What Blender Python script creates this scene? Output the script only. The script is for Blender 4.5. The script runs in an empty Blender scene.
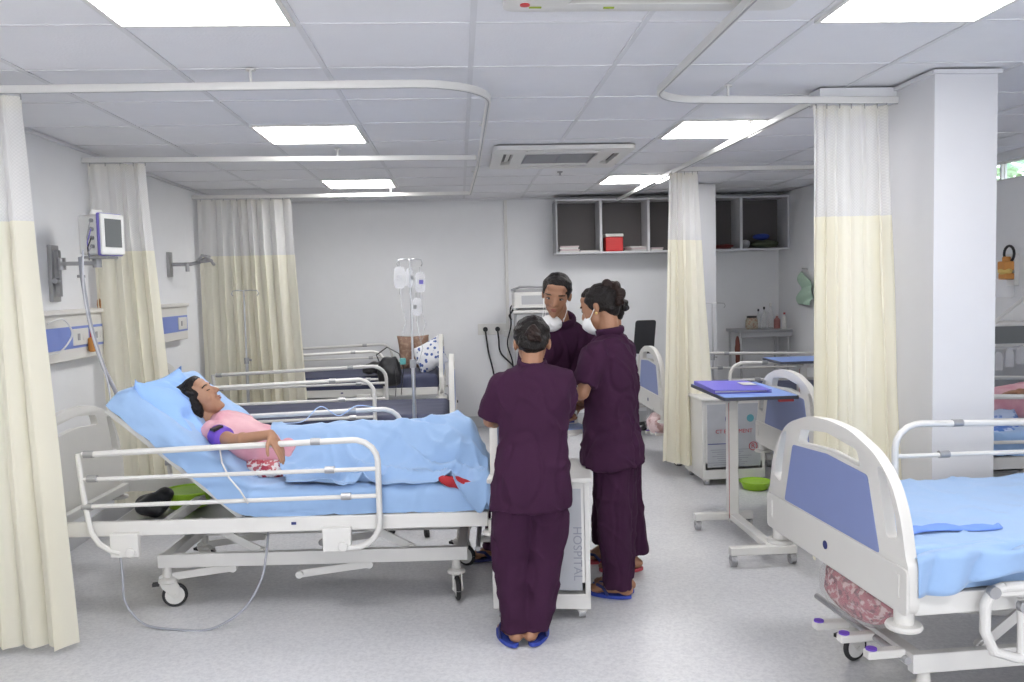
import bpy, bmesh, math, random
from mathutils import Vector as V, Matrix, noise, geometry
PI = math.pi
random.seed(7)
scn = bpy.context.scene
COL = scn.collection

# ---------------------------------------------------------------- materials
MATS = {}
def mat(name, col, rough=.55, metal=0., bump=0., bscale=60., spec=.5, vary=0., vscale=8., emit=None, sheen=0., coat=0.):
    if name in MATS: return MATS[name]
    m = bpy.data.materials.new(name); m.use_nodes = True
    nt = m.node_tree; b = nt.nodes['Principled BSDF']
    b.inputs['Base Color'].default_value = (*col, 1)
    b.inputs['Roughness'].default_value = rough
    b.inputs['Metallic'].default_value = metal
    b.inputs['Specular IOR Level'].default_value = spec
    if sheen: b.inputs['Sheen Weight'].default_value = sheen
    if coat: b.inputs['Coat Weight'].default_value = coat
    tc = nt.nodes.new('ShaderNodeTexCoord')
    nz = nt.nodes.new('ShaderNodeTexNoise'); nz.inputs['Scale'].default_value = vscale
    nt.links.new(tc.outputs['Object'], nz.inputs['Vector'])
    mx = nt.nodes.new('ShaderNodeMix'); mx.data_type = 'RGBA'
    v = vary if vary else .03
    mx.inputs[6].default_value = (*[c*(1-v) for c in col], 1)
    mx.inputs[7].default_value = (*[min(1, c*(1+v)) for c in col], 1)
    nt.links.new(nz.outputs['Fac'], mx.inputs[0]); nt.links.new(mx.outputs[2], b.inputs['Base Color'])
    if bump:
        n2 = nt.nodes.new('ShaderNodeTexNoise'); n2.inputs['Scale'].default_value = bscale
        nt.links.new(tc.outputs['Object'], n2.inputs['Vector'])
        bp = nt.nodes.new('ShaderNodeBump'); bp.inputs['Strength'].default_value = bump; bp.inputs['Distance'].default_value = .01
        nt.links.new(n2.outputs['Fac'], bp.inputs['Height']); nt.links.new(bp.outputs['Normal'], b.inputs['Normal'])
    if emit:
        b.inputs['Emission Color'].default_value = (*emit[0], 1); b.inputs['Emission Strength'].default_value = emit[1]
    MATS[name] = m
    return m

def spots(name, base, dots, scale=30., size=.35, rough=.7, soft=.05, tex='VORONOI'):
    """cloth printed with irregular patches of other colours"""
    m = mat(name, base, rough); nt = m.node_tree; b = nt.nodes['Principled BSDF']
    tc = nt.nodes.new('ShaderNodeTexCoord')
    prev = None
    for i, c in enumerate(dots):
        if tex == 'VORONOI':
            t = nt.nodes.new('ShaderNodeTexVoronoi'); out = t.outputs['Distance']
        else:
            t = nt.nodes.new('ShaderNodeTexNoise'); out = t.outputs['Fac']; t.inputs['Detail'].default_value = 3
        t.inputs['Scale'].default_value = scale*(1+.37*i)
        mp = nt.nodes.new('ShaderNodeMapping'); mp.inputs['Location'].default_value = (i*3.1, i*1.7, i*.9)
        nt.links.new(tc.outputs['Object'], mp.inputs['Vector']); nt.links.new(mp.outputs['Vector'], t.inputs['Vector'])
        r = nt.nodes.new('ShaderNodeMapRange'); r.inputs['From Min'].default_value = size-soft; r.inputs['From Max'].default_value = size+soft
        nt.links.new(out, r.inputs['Value'])
        mx = nt.nodes.new('ShaderNodeMix'); mx.data_type = 'RGBA'
        nt.links.new(r.outputs['Result'], mx.inputs[0])
        mx.inputs[6].default_value = (*c, 1)
        if prev is None: mx.inputs[7].default_value = (*base, 1)
        else: nt.links.new(prev, mx.inputs[7])
        prev = mx.outputs[2]
    nt.links.new(prev, b.inputs['Base Color'])
    return m

def cloth_mat(name, col, transl=.3, transp=0., grid=0.):
    m = bpy.data.materials.new(name); m.use_nodes = True; nt = m.node_tree
    for n in list(nt.nodes): nt.nodes.remove(n)
    out = nt.nodes.new('ShaderNodeOutputMaterial')
    d = nt.nodes.new('ShaderNodeBsdfDiffuse'); t = nt.nodes.new('ShaderNodeBsdfTranslucent')
    for n in (d, t): n.inputs['Color'].default_value = (*col, 1)
    mx = nt.nodes.new('ShaderNodeMixShader'); mx.inputs[0].default_value = transl
    nt.links.new(d.outputs[0], mx.inputs[1]); nt.links.new(t.outputs[0], mx.inputs[2])
    last = mx.outputs[0]
    if transp:
        tp = nt.nodes.new('ShaderNodeBsdfTransparent'); m2 = nt.nodes.new('ShaderNodeMixShader')
        nt.links.new(last, m2.inputs[1]); nt.links.new(tp.outputs[0], m2.inputs[2])
        if grid:
            tc = nt.nodes.new('ShaderNodeTexCoord'); br = nt.nodes.new('ShaderNodeTexChecker')
            br.inputs['Scale'].default_value = grid
            nt.links.new(tc.outputs['UV'], br.inputs['Vector'])
            mr = nt.nodes.new('ShaderNodeMapRange'); mr.inputs['To Min'].default_value = transp*.8; mr.inputs['To Max'].default_value = transp*1.2
            nt.links.new(br.outputs['Fac'], mr.inputs['Value']); nt.links.new(mr.outputs['Result'], m2.inputs[0])
        else: m2.inputs[0].default_value = transp
        last = m2.outputs[0]
    nt.links.new(last, out.inputs['Surface'])
    MATS[name] = m
    return m

WHITE = mat('white_enamel', (.70, .69, .665), .35)
PLAST = mat('cream_plastic', (.665, .652, .62), .4)
BLUEP = mat('blue_board', (.22, .27, .50), .45)
STEEL = mat('steel', (.55, .55, .56), .3, .9)
GREYM = mat('grey_metal', (.42, .42, .43), .4, .6)
DARK = mat('black_rubber', (.02, .02, .022), .6)
BLACK = mat('black_plastic', (.015, .015, .018), .4)
GREYP = mat('grey_plastic', (.35, .35, .36), .5)
NAVY = mat('navy_mattress', (.045, .052, .105), .6, bump=.1, bscale=20)
NAVYT = mat('grey_mattress_top', (.045, .052, .105), .45)
SHEET = mat('blue_sheet', (.30, .455, .71), .85, bump=.25, bscale=14, sheen=.2)
MAROON = mat('maroon_uniform', (.040, .012, .035), .9, bump=.25, bscale=35, vary=.12, spec=.2)
SKIN = mat('brown_skin', (.33, .165, .095), .5, vary=.08)
SKIN2 = mat('light_brown_skin', (.40, .21, .125), .5, vary=.08)
HAIR = mat('black_hair', (.010, .0075, .007), .5, bump=.6, bscale=120, spec=.25)
HAIRB = mat('brown_hair_bun', (.018, .009, .007), .55, spec=.25, bump=.6, bscale=120)
MASK = mat('white_mask', (.82, .82, .82), .8)
LIP = mat('lips', (.30, .09, .07), .5)
CUFF = mat('purple_cuff', (.16, .07, .50), .6)
CREAMC = cloth_mat('cream_curtain', (.93, .90, .77), .48)
NETC = cloth_mat('white_curtain_net', (.94, .93, .91), .5, .14, 60.)
LAMP = mat('lamp_diffuser', (.9, .9, .9), .5, emit=((1., .985, .97), 9.))

# ---------------------------------------------------------------- mesh builder
def rotm(v, ax='Z'): return Matrix.Rotation(v, 3, ax)
def frame_of(d):
    d = V(d).normalized()
    a = V((0, 0, 1)) if abs(d.z) < .95 else V((1, 0, 0))
    u = d.cross(a).normalized(); return u, u.cross(d).normalized(), d

class MB:
    def __init__(s): s.v = []; s.f = []; s.uv = None
    def add(s, vs, fs):
        o = len(s.v); s.v += [V(a) for a in vs]; s.f += [tuple(i+o for i in f) for f in fs]; return s
    def box(s, c, d, R=None):
        c = V(c); R = R or Matrix.Identity(3); vs = []
        for z in (-1, 1):
            for y in (-1, 1):
                for x in (-1, 1): vs.append(c+R@V((x*d[0]/2, y*d[1]/2, z*d[2]/2)))
        return s.add(vs, [(0, 2, 3, 1), (4, 5, 7, 6), (0, 1, 5, 4), (2, 6, 7, 3), (0, 4, 6, 2), (1, 3, 7, 5)])
    def cyl(s, a, b, r0, r1=None, n=16):
        r1 = r0 if r1 is None else r1; a = V(a); b = V(b); u, w, d = frame_of(b-a); vs = []
        for p, r in ((a, r0), (b, r1)):
            for i in range(n): t = 2*PI*i/n; vs.append(p+u*math.cos(t)*r+w*math.sin(t)*r)
        return s.add(vs, [(i, (i+1) % n, n+(i+1) % n, n+i) for i in range(n)]+[tuple(range(n-1, -1, -1)), tuple(range(n, 2*n))])
    def tube(s, pts, r, n=10, rr=None, flat=1., cap=True):
        pts = [V(p) for p in pts]; m = len(pts); vs = []; u = None
        for k, p in enumerate(pts):
            d = (pts[min(k+1, m-1)]-pts[max(k-1, 0)]).normalized()
            if u is None: u, w, _ = frame_of(d)
            else: u = (u-d*u.dot(d)).normalized()
            w = u.cross(d); q = rr[k] if rr else r
            for i in range(n): t = 2*PI*i/n; vs.append(p+u*math.cos(t)*q+w*math.sin(t)*q*flat)
        fs = [(k*n+i, k*n+(i+1) % n, (k+1)*n+(i+1) % n, (k+1)*n+i) for k in range(m-1) for i in range(n)]
        if cap: fs += [tuple(range(n-1, -1, -1)), tuple(range((m-1)*n, m*n))]
        return s.add(vs, fs)
    def ell(s, c, r, R=None, nu=20, nv=12):
        c = V(c); r = (r, r, r) if isinstance(r, (int, float)) else r; R = R or Matrix.Identity(3); vs = []
        for j in range(1, nv):
            p = PI*j/nv
            for i in range(nu):
                t = 2*PI*i/nu; vs.append(c+R@V((r[0]*math.sin(p)*math.cos(t), r[1]*math.sin(p)*math.sin(t), r[2]*math.cos(p))))
        vs += [c+R@V((0, 0, r[2])), c+R@V((0, 0, -r[2]))]; T = len(vs)-2; B = T+1
        fs = [(j*nu+i, (j+1)*nu+i, (j+1)*nu+(i+1) % nu, j*nu+(i+1) % nu) for j in range(nv-2) for i in range(nu)]
        fs += [(T, i, (i+1) % nu) for i in range(nu)]+[(B, (nv-2)*nu+(i+1) % nu, (nv-2)*nu+i) for i in range(nu)]
        return s.add(vs, fs)
    def cone(s, a, b, ra, rb, n=14):        # round-ended tapered limb
        s.ell(a, ra, nu=n, nv=8); s.ell(b, rb, nu=n, nv=8); return s.cyl(a, b, ra, rb, n)
    def loft(s, rings, n=28, cap=True):     # rings: centre, right, forward, half width, half depth, exponent
        vs = []
        for (c, R, F, hw, hd, e) in rings:
            c, R, F = V(c), V(R), V(F)
            for i in range(n):
                t = 2*PI*i/n; ct, st = math.cos(t), math.sin(t)
                vs.append(c+R*hw*math.copysign(abs(ct)**(2/e), ct)+F*hd*math.copysign(abs(st)**(2/e), st))
        m = len(rings)
        fs = [(k*n+i, k*n+(i+1) % n, (k+1)*n+(i+1) % n, (k+1)*n+i) for k in range(m-1) for i in range(n)]
        if cap: fs += [tuple(range(n-1, -1, -1)), tuple(range((m-1)*n, m*n))]
        return s.add(vs, fs)
    def grid(s, fn, nu, nv, uv=False):
        vs = [fn(i/nu, j/nv) for j in range(nv+1) for i in range(nu+1)]
        if uv: s.uv = [(i/nu, j/nv) for j in range(nv+1) for i in range(nu+1)]
        return s.add(vs, [(j*(nu+1)+i, j*(nu+1)+i+1, (j+1)*(nu+1)+i+1, (j+1)*(nu+1)+i) for j in range(nv) for i in range(nu)])
    def lathe(s, prof, c=(0, 0, 0), n=20, ax=None):
        c = V(c); vs = []
        u, w, d = frame_of(ax or (0, 0, 1))
        for r, z in prof:
            for i in range(n): t = 2*PI*i/n; vs.append(c+u*r*math.cos(t)+w*r*math.sin(t)+d*z)
        m = len(prof)
        return s.add(vs, [(k*n+i, k*n+(i+1) % n, (k+1)*n+(i+1) % n, (k+1)*n+i) for k in range(m-1) for i in range(n)]+[tuple(range(n-1, -1, -1)), tuple(range((m-1)*n, m*n))])
    def prism(s, poly, z0, z1, M=None):     # polygon in local xy extruded in z, mapped by M (function)
        M = M or (lambda x, y, z: V((x, y, z))); n = len(poly)
        vs = [M(x, y, z0) for x, y in poly]+[M(x, y, z1) for x, y in poly]
        return s.add(vs, [(i, (i+1) % n, n+(i+1) % n, n+i) for i in range(n)]+[tuple(range(n-1, -1, -1)), tuple(range(n, 2*n))])
    def build(s, name, m, parent=None, smooth=30, bevel=0., sub=0, solid=0., o=(0, 0, 0)):
        me = bpy.data.meshes.new(name); o = V(o)
        me.from_pydata([v-o for v in s.v], [], s.f); me.materials.append(m)
        if s.uv and len(s.uv) == len(s.v):
            l = me.uv_layers.new(name='UVMap')
            for lp in me.loops: l.data[lp.index].uv = s.uv[lp.vertex_index]
        b = bmesh.new(); b.from_mesh(me); bmesh.ops.recalc_face_normals(b, faces=b.faces); b.to_mesh(me); b.free()
        finish(me, smooth)
        ob = bpy.data.objects.new(name, me); COL.objects.link(ob)
        if parent is None: ob.location = o
        else: ob.parent = parent
        if bevel:
            md = ob.modifiers.new('b', 'BEVEL'); md.width = bevel; md.segments = 3; md.limit_method = 'ANGLE'; md.angle_limit = .6
        if solid: md = ob.modifiers.new('s', 'SOLIDIFY'); md.thickness = solid
        if sub: md = ob.modifiers.new('u', 'SUBSURF'); md.levels = sub; md.render_levels = sub
        return ob

def finish(me, ang=30):
    me.polygons.foreach_set('use_smooth', [True]*len(me.polygons))
    if ang: me.set_sharp_from_angle(angle=math.radians(ang))

def bake(ob, ang=0):
    dg = bpy.context.evaluated_depsgraph_get(); e = ob.evaluated_get(dg)
    me = bpy.data.meshes.new_from_object(e, depsgraph=dg); ob.modifiers.clear(); old = ob.data; ob.data = me
    bpy.data.meshes.remove(old); me.polygons.foreach_set('use_smooth', [True]*len(me.polygons))
    if ang: me.set_sharp_from_angle(angle=math.radians(ang))
    return ob

def remesh(ob, vox=.006, it=4, fac=.6, fold=None):
    md = ob.modifiers.new('r', 'REMESH'); md.mode = 'VOXEL'; md.voxel_size = vox; md.use_smooth_shade = True
    md = ob.modifiers.new('s', 'SMOOTH'); md.factor = fac; md.iterations = it
    bake(ob)
    if fold:
        me = ob.data; ns = [v.normal.copy() for v in me.vertices]; T = ob.matrix_world.translation if ob.parent is None else V((0, 0, 0))
        for v, nn in zip(me.vertices, ns): v.co = v.co+nn*fold(v.co, nn)
    return ob

def tag(o, label=None, cat=None, group=None, kind=None):
    if label: o['label'] = label
    if cat: o['category'] = cat
    if group: o['group'] = group
    if kind: o['kind'] = kind
    return o
def thing(name, label, cat, loc=(0, 0, 0), rz=0., group=None):
    o = bpy.data.objects.new(name, None); COL.objects.link(o); o.location = loc; o.rotation_euler = (0, 0, rz)
    o.empty_display_size = .1
    return tag(o, label, cat, group)
def struct(o): o['kind'] = 'structure'; return o
def copy_tree(o, parent=None, label=None):
    c = o.copy(); COL.objects.link(c); c.parent = parent
    for ch in [x for x in bpy.data.objects if x.parent == o and x != c]: copy_tree(ch, c)
    if label: c['label'] = label
    return c
def arc(c, r, a0, a1, n=8, plane='xz', y=0.):
    out = []
    for i in range(n+1):
        a = math.radians(a0+(a1-a0)*i/n); x = c[0]+r*math.cos(a); z = c[1]+r*math.sin(a)
        out.append((x, y, z) if plane == 'xz' else (x, z, y))
    return out
def text_part(name, body, size, m, parent, loc, R, ext=.0008, align='CENTER'):
    cu = bpy.data.curves.new(name, 'FONT'); cu.body = body; cu.size = size; cu.extrude = ext; cu.align_x = align; cu.align_y = 'CENTER'
    t = bpy.data.objects.new(name+'_tmp', cu); COL.objects.link(t)
    dg = bpy.context.evaluated_depsgraph_get(); me = bpy.data.meshes.new_from_object(t.evaluated_get(dg)); bpy.data.objects.remove(t)
    me.materials.clear(); me.materials.append(m)
    o = bpy.data.objects.new(name, me); COL.objects.link(o); o.parent = parent; o.location = loc; o.rotation_euler = R
    return o
def plate(name, outer, holes, th, m, parent, M, bev=.008):
    """flat board cut from an outline with holes, rounded edges"""
    loops = [outer]+holes; allp = [p for l in loops for p in l]
    tris = geometry.tessellate_polygon([[V((x, y, 0)) for x, y in l] for l in loops])
    n = len(allp); vs = [V((x, y, -th/2)) for x, y in allp]+[V((x, y, th/2)) for x, y in allp]
    fs = [tuple(t) for t in tris]+[tuple(q+n for q in reversed(t)) for t in tris]
    k = 0
    for l in loops:
        c = len(l); fs += [(k+i, k+(i+1) % c, n+k+(i+1) % c, n+k+i) for i in range(c)]; k += c
    me = bpy.data.meshes.new(name); me.from_pydata(vs, [], fs); me.materials.append(m)
    b = bmesh.new(); b.from_mesh(me); bmesh.ops.recalc_face_normals(b, faces=b.faces)
    ed = [e for e in b.edges if len(e.link_faces) == 2 and abs(e.link_faces[0].normal.dot(e.link_faces[1].normal)) < .3 and abs((e.verts[0].co-e.verts[1].co).z) < 1e-6]
    bmesh.ops.bevel(b, geom=ed, offset=bev, segments=3, profile=.5, affect='EDGES', clamp_overlap=True)
    b.to_mesh(me); b.free(); me.transform(M); finish(me, 35)
    o = bpy.data.objects.new(name, me); COL.objects.link(o); o.parent = parent
    return o
def smoothpoly(pts, r=.03, n=5):
    """round the corners of a closed polygon"""
    out = []; m = len(pts)
    for i in range(m):
        p0, p1, p2 = V(pts[i-1]), V(pts[i]), V(pts[(i+1) % m]); rad = pts[i][2] if len(pts[i]) > 2 else r
        p0, p1, p2 = p0.to_2d(), p1.to_2d(), p2.to_2d()
        a = p1+(p0-p1).normalized()*min(rad, (p0-p1).length*.49); b = p1+(p2-p1).normalized()*min(rad, (p2-p1).length*.49)
        for k in range(n+1):
            t = k/n; q = a*(1-t)**2+p1*2*t*(1-t)+b*t*t; out.append((q.x, q.y))
    return out
def nz(p, s=1., seed=0.): return noise.noise(V((p[0]*s+seed, p[1]*s-seed*.7, p[2]*s+seed*1.3)))
def sstep(a, b, x):
    t = max(0, min(1, (x-a)/(b-a))); return t*t*(3-2*t)

# ---------------------------------------------------------------- camera
F_PX = 863.
def build_camera():
    def v(px, py): return V(((px-512)/F_PX, -(py-341)/F_PX, -1.))
    d = v(459, 287).normalized(); p2 = v(1512, 287-.024*1053)
    up = p2.cross(d).normalized()
    if up.y < 0: up = -up
    X = d.cross(up)
    R = Matrix((X, d, up))          # camera axes -> world
    cam = bpy.data.cameras.new('camera'); co = bpy.data.objects.new('camera', cam); COL.objects.link(co)
    cam.sensor_width = 36.; cam.lens = F_PX/1024*36.; cam.clip_start = .05
    M = R.to_4x4(); M.translation = V((0, 0, 1.52)); co.matrix_world = M
    scn.camera = co
build_camera()
vs = scn.view_settings; vs.view_transform = 'Standard'; vs.look = 'None'; vs.gamma = 1.; vs.use_curve_mapping = False
vs.exposure = EXPO = 1.27

# ---------------------------------------------------------------- room
XL, XR, XA, YB, YJ, YF, ZC = -2.37, 4.2, 3.5, 9.28, 8.15, -1.6, 2.445
WALL = mat('wall_paint', (.78, .785, .80), .7, bump=.04, bscale=30, vary=.02)
CEIL = mat('ceiling_tile', (.80, .80, .825), .85, bump=.12, bscale=90, vary=.02)
BARM = mat('ceiling_grid', (.70, .70, .72), .6)
BASEM = mat('baseboard_vinyl', (.50, .505, .52), .5)
fl = mat('floor_vinyl', (.60, .60, .63), .33, vary=.02, vscale=2.)
def floor_nodes():
    nt = fl.node_tree; b = nt.nodes['Principled BSDF']; tc = nt.nodes.new('ShaderNodeTexCoord')
    a = nt.nodes.new('ShaderNodeTexNoise'); a.inputs['Scale'].default_value = 55; a.inputs['Detail'].default_value = 5; a.inputs['Roughness'].default_value = .75
    c = nt.nodes.new('ShaderNodeTexNoise'); c.inputs['Scale'].default_value = 1.1; c.inputs['Detail'].default_value = 2
    nt.links.new(tc.outputs['Object'], a.inputs['Vector']); nt.links.new(tc.outputs['Object'], c.inputs['Vector'])
    r = nt.nodes.new('ShaderNodeValToRGB'); r.color_ramp.elements[0].position = .36; r.color_ramp.elements[0].color = (.585, .585, .615, 1)
    r.color_ramp.elements[1].position = .6; r.color_ramp.elements[1].color = (.725, .725, .745, 1)
    nt.links.new(a.outputs['Fac'], r.inputs['Fac'])
    mx = nt.nodes.new('ShaderNodeMix'); mx.data_type = 'RGBA'; mx.blend_type = 'MULTIPLY'; mx.inputs[0].default_value = .25
    nt.links.new(r.outputs['Color'], mx.inputs[6]); nt.links.new(c.outputs['Fac'], mx.inputs[7]); nt.links.new(mx.outputs[2], b.inputs['Base Color'])
floor_nodes()
def slab(name, a, b, m):
    c = [(a[i]+b[i])/2 for i in range(3)]; d = [abs(b[i]-a[i]) for i in range(3)]
    return struct(MB().box(c, d).build(name, m, o=c))
slab('floor', (XL-.1, YF-.1, -.06), (XR+.1, YB+.1, 0), fl)
slab('wall_back', (XL-.1, YB, 0), (XR+.1, YB+.1, ZC+.1), WALL)
slab('wall_left', (XL-.1, YF, 0), (XL, YB, ZC+.1), WALL)
slab('wall_front', (XL-.1, YF-.1, 0), (XR+.1, YF, ZC+.1), WALL)
slab('wall_alcove', (XA, YJ+.1, 0), (XA+.1, YB, ZC), WALL)
slab('wall_return', (XA, YJ, 0), (XR, YJ+.1, ZC), WALL)
# right wall with a long clerestory window
WY0, WY1, WZ0, WZ1 = 4.4, 7.6, 2.235, 2.39
slab('wall_right', (XR, YF, 0), (XR+.1, YB, WZ0), WALL)
slab('wall_right_upper', (XR, YF, WZ1), (XR+.1, YB, ZC+.1), WALL)
slab('wall_right_near', (XR, YF, WZ0), (XR+.1, WY0, WZ1), WALL)
slab('wall_right_far', (XR, WY1, WZ0), (XR+.1, YB, WZ1), WALL)
win = struct(thing('window_1', None, None, (XR+.05, (WY0+WY1)/2, WZ0)))
GL = bpy.data.materials.new('window_glass'); GL.use_nodes = True
nt = GL.node_tree; b = nt.nodes['Principled BSDF']; b.inputs['Transmission Weight'].default_value = 1; b.inputs['Roughness'].default_value = .02; b.inputs['IOR'].default_value = 1.02
f = MB()
hl = (WY1-WY0)/2; hh = WZ1-WZ0
for z in (.008, hh-.008): f.box((0, 0, z), (.05, 2*hl, .016))
for y in (-hl+.01, -hl/3, hl/3, hl-.01): f.box((0, y, hh/2), (.045, .02, hh-.03))
f.build('window_frame', WHITE, win)
for k in range(3): MB().box((0, -hl+hl/3+k*2*hl/3, hh/2), (.005, 2*hl/3-.02, hh-.034)).build('pane', GL, win)
# foliage seen through the window
rg = random.Random(3); mb = MB()
LEAFM = spots('pale_foliage', (.62, .74, .42), [(.75, .85, .58), (.40, .52, .25)], 9, .5, tex='NOISE')
for k in range(1500):
    p = V((XR+rg.uniform(.9, 2.0), rg.uniform(3.6, 10.5), rg.uniform(1.9, 3.3)))
    R = Matrix.Rotation(rg.uniform(0, 6), 3, 'Z')@Matrix.Rotation(rg.uniform(0, 3), 3, 'X'); l = rg.uniform(.06, .12)
    mb.add([p+R@V(q) for q in ((-l, 0, 0), (0, -l*.4, .01), (l, 0, 0), (0, l*.4, .01))], [(0, 1, 2, 3)])
tag(mb.build('foliage', LEAFM), 'pale green leaves outside the high window', 'foliage', kind='stuff')
# ceiling: tiles on a grid of bars
XG = [-1.765+.6135*i for i in range(-1, 11)]; YG = [3.118+.6135*i for i in range(-8, 11)]
slab('ceiling', (XL-.1, YF-.1, ZC+.008), (XR+.1, YB+.1, ZC+.1), CEIL)
g = MB()
for x in XG: g.box((x, (YF+YB)/2, ZC+.006), (.022, YB-YF, .006))
for y in YG: g.box(((XL+XR)/2, y, ZC+.0062), (XR-XL, .011, .0056))
g.box((XL+.012, (YF+YB)/2, ZC-.004), (.024, YB-YF, .018)); g.box(((XL+XR)/2, YB-.012, ZC-.004), (XR-XL, .024, .018))
struct(g.build('ceiling_grid', BARM))
# pillars
PIL = mat('pillar_paint', (.665, .665, .685), .6, vary=.02)
slab('pillar', (2.165, 3.83, 0), (2.46, 4.30, ZC), PIL)
slab('pillar.001', (2.165, 8.15, 0), (2.46, 8.5, ZC), PIL)
slab('trim_1', (2.15, 3.815, ZC-.02), (2.475, 4.315, ZC-.002), BARM)
slab('baseboard_back', (XL, YB-.012, 0), (XA, YB, .12), BASEM)
slab('baseboard_left', (XL, YF, 0), (XL+.012, YB, .12), BASEM)
# dropped beam between pillar and curtain top
slab('trim_2', (1.78, 4.17, ZC-.075), (2.165, 4.30, ZC-.001), WALL)
# ---------------------------------------------------------------- ceiling lamps
def ceiling_lamp(i, j, label):
    x0, y0 = XG[i], YG[j]; c = .6135/2
    t = thing('ceiling_light', label, 'ceiling light', (x0+c, y0+c, ZC), 0, 'square ceiling lights')
    h = .285
    m = MB()
    for s in (-1, 1):
        m.box((s*(h+.008), 0, 0), (.018, 2*h+.034, .012)); m.box((0, s*(h+.008), 0), (2*h, .018, .012))
    m.build('frame', WHITE, t)
    MB().box((0, 0, .002), (2*h, 2*h, .006)).build('diffuser', LAMP, t)
ix = [XG.index(min(XG, key=lambda v: abs(v-a))) for a in (-1.15, 1.30)]
jy = [YG.index(min(YG, key=lambda v: abs(v-a))) for a in (7.41, 4.96, 2.50, .05)]
LL = {(0, 0): 'farthest of the bright square lights on the left half of the ceiling', (0, 1): 'bright square ceiling light above the patient bed, in the middle of the left row',
      (0, 2): 'large square ceiling light cut by the top edge of the picture on the left side', (1, 0): 'farthest bright square light on the right, in front of the wall cubbies',
      (1, 1): 'bright square ceiling light beside the sloping curtain rail, middle of the right row', (1, 2): 'large square ceiling light cut by the top edge above the big pillar',
      (0, 3): 'square ceiling light behind the viewer on the left', (1, 3): 'square ceiling light behind the viewer on the right'}
for a in range(2):
    for b_ in range(4): ceiling_lamp(ix[a], jy[b_], LL[(a, b_)])

# ---------------------------------------------------------------- ceiling air conditioners
STICK = mat('red_sticker', (.6, .05, .05), .5); STICKG = mat('green_sticker', (.35, .45, .03), .5)
def ac_unit(x, y, label, stick=False):
    t = thing('ceiling_air_conditioner', label, 'air conditioner', (x, y, ZC), 0, 'ceiling cassette air conditioners')
    h = .475
    def M(px, py, pz): return V((px, py, pz))
    outer = smoothpoly([(-h, -h), (h, -h), (h, h), (-h, h)], .05)
    g = .25; gr = [(-g, -g), (g, -g), (g, g), (-g, g)]
    slots = []
    for k in range(4):
        a = k*PI/2; c, s_ = math.cos(a), math.sin(a)
        r = [(-.27, -.40), (.27, -.40), (.24, -.335), (-.24, -.335)]
        slots.append([(px*c-py*s_, px*s_+py*c) for px, py in r])
    plate('panel', outer, [gr]+slots, .028, WHITE, t, Matrix.Translation((0, 0, -.016)), .006)
    m = MB(); m.box((0, 0, -.001), (.86, .86, .004)); m.build('housing', BLACK, t)
    for k in range(4):
        R = Matrix.Rotation(k*PI/2, 3, 'Z'); c = R@V((0, -.360, -.008))
        MB().box(c, (.47, .030, .004), R@Matrix.Rotation(.35, 3, 'X')).build('louvre', WHITE, t)
    m = MB()
    for k in range(11): m.box((0, -.228+k*.0455, -.018), (.49, .016, .010))
    for s_ in (-1, 0, 1): m.box((s_*.24, 0, -.017), (.010, .49, .012))
    m.build('intake_grille', GREYP if not stick else WHITE, t)
    if stick:
        MB().cyl((-.405, .40, -.034), (-.405, .40, -.0305), .016).build('sticker', STICK, t)
        MB().box((-.37, .425, -.0322), (.04, .010, .003)).build('sticker', STICKG, t)
        MB().box((-.13, .43, -.0322), (.035, .012, .003)).build('sticker', STICKG, t)
ac_unit(.73, 6.22, 'white cassette air conditioner in the ceiling above the nurses, dark louvre slots')
ac_unit(.64, 2.41, 'white ceiling cassette with small red and green stickers, cut by the top edge', True)
t = thing('sprinkler_head', 'small dark sprinkler dot in the ceiling near the air conditioner', 'sprinkler', (.85, 7.1, ZC))
MB().lathe([(.025, -.002), (.022, -.01), (.008, -.014), (.008, -.03), (.016, -.034)], n=14).build('body', GREYP, t)

# ---------------------------------------------------------------- curtain rails
ZR = 2.38
def rail(label, pts, hangers, rr=.016):
    t = thing('curtain_rail', label, 'curtain rail', (0, 0, ZR), 0, 'white curtain rails under the ceiling')
    p = [V((x, y, 0)) for x, y in pts]
    m = MB()
    vs = []; n = len(p)
    for k, q in enumerate(p):
        d = (p[min(k+1, n-1)]-p[max(k-1, 0)]).normalized(); w = V((-d.y, d.x, 0))
        for a, z in ((-rr*.7, -rr), (rr*.7, -rr), (rr*.7, rr), (-rr*.7, rr)): vs.append(q+w*a+V((0, 0, z)))
    fs = [(k*4+i, k*4+(i+1) % 4, k*4+4+(i+1) % 4, k*4+4+i) for k in range(n-1) for i in range(4)]+[(0, 1, 2, 3), tuple(range(4*n-4, 4*n))]
    m.add(vs, fs).build('track', WHITE, t, bevel=.003)
    m = MB(); vs = []
    for k, q in enumerate(p):
        d = (p[min(k+1, n-1)]-p[max(k-1, 0)]).normalized(); w = V((-d.y, d.x, 0))
        for a, z in ((-.003, -rr-.002), (.003, -rr-.002), (.003, -rr+.002), (-.003, -rr+.002)): vs.append(q+w*a+V((0, 0, z)))
    m.add(vs, fs).build('track_slot', GREYP, t)
    for (x, y) in hangers:
        MB().cyl((x, y, rr*.8), (x, y, ZC-ZR), .006, n=10).lathe([(.02, ZC-ZR-.008), (.02, ZC-ZR)], c=(x, y, 0), n=14).build('hanger', WHITE, t)
    return t
def corner(cx, cy, r, a0, a1, n=10): return [(cx+r*math.cos(math.radians(a0+(a1-a0)*i/n)), cy+r*math.sin(math.radians(a0+(a1-a0)*i/n))) for i in range(n+1)]
rail('white curtain rail crossing above the patient bed, curving back at the ceiling centre', [(XL, 3.76)]+corner(-.17, 4.05, .33, -90, 0)+[(.16, 6.2), (.13, 8.0)], [(-.84, 3.71), (.16, 5.0), (.145, 7.0)])
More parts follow.
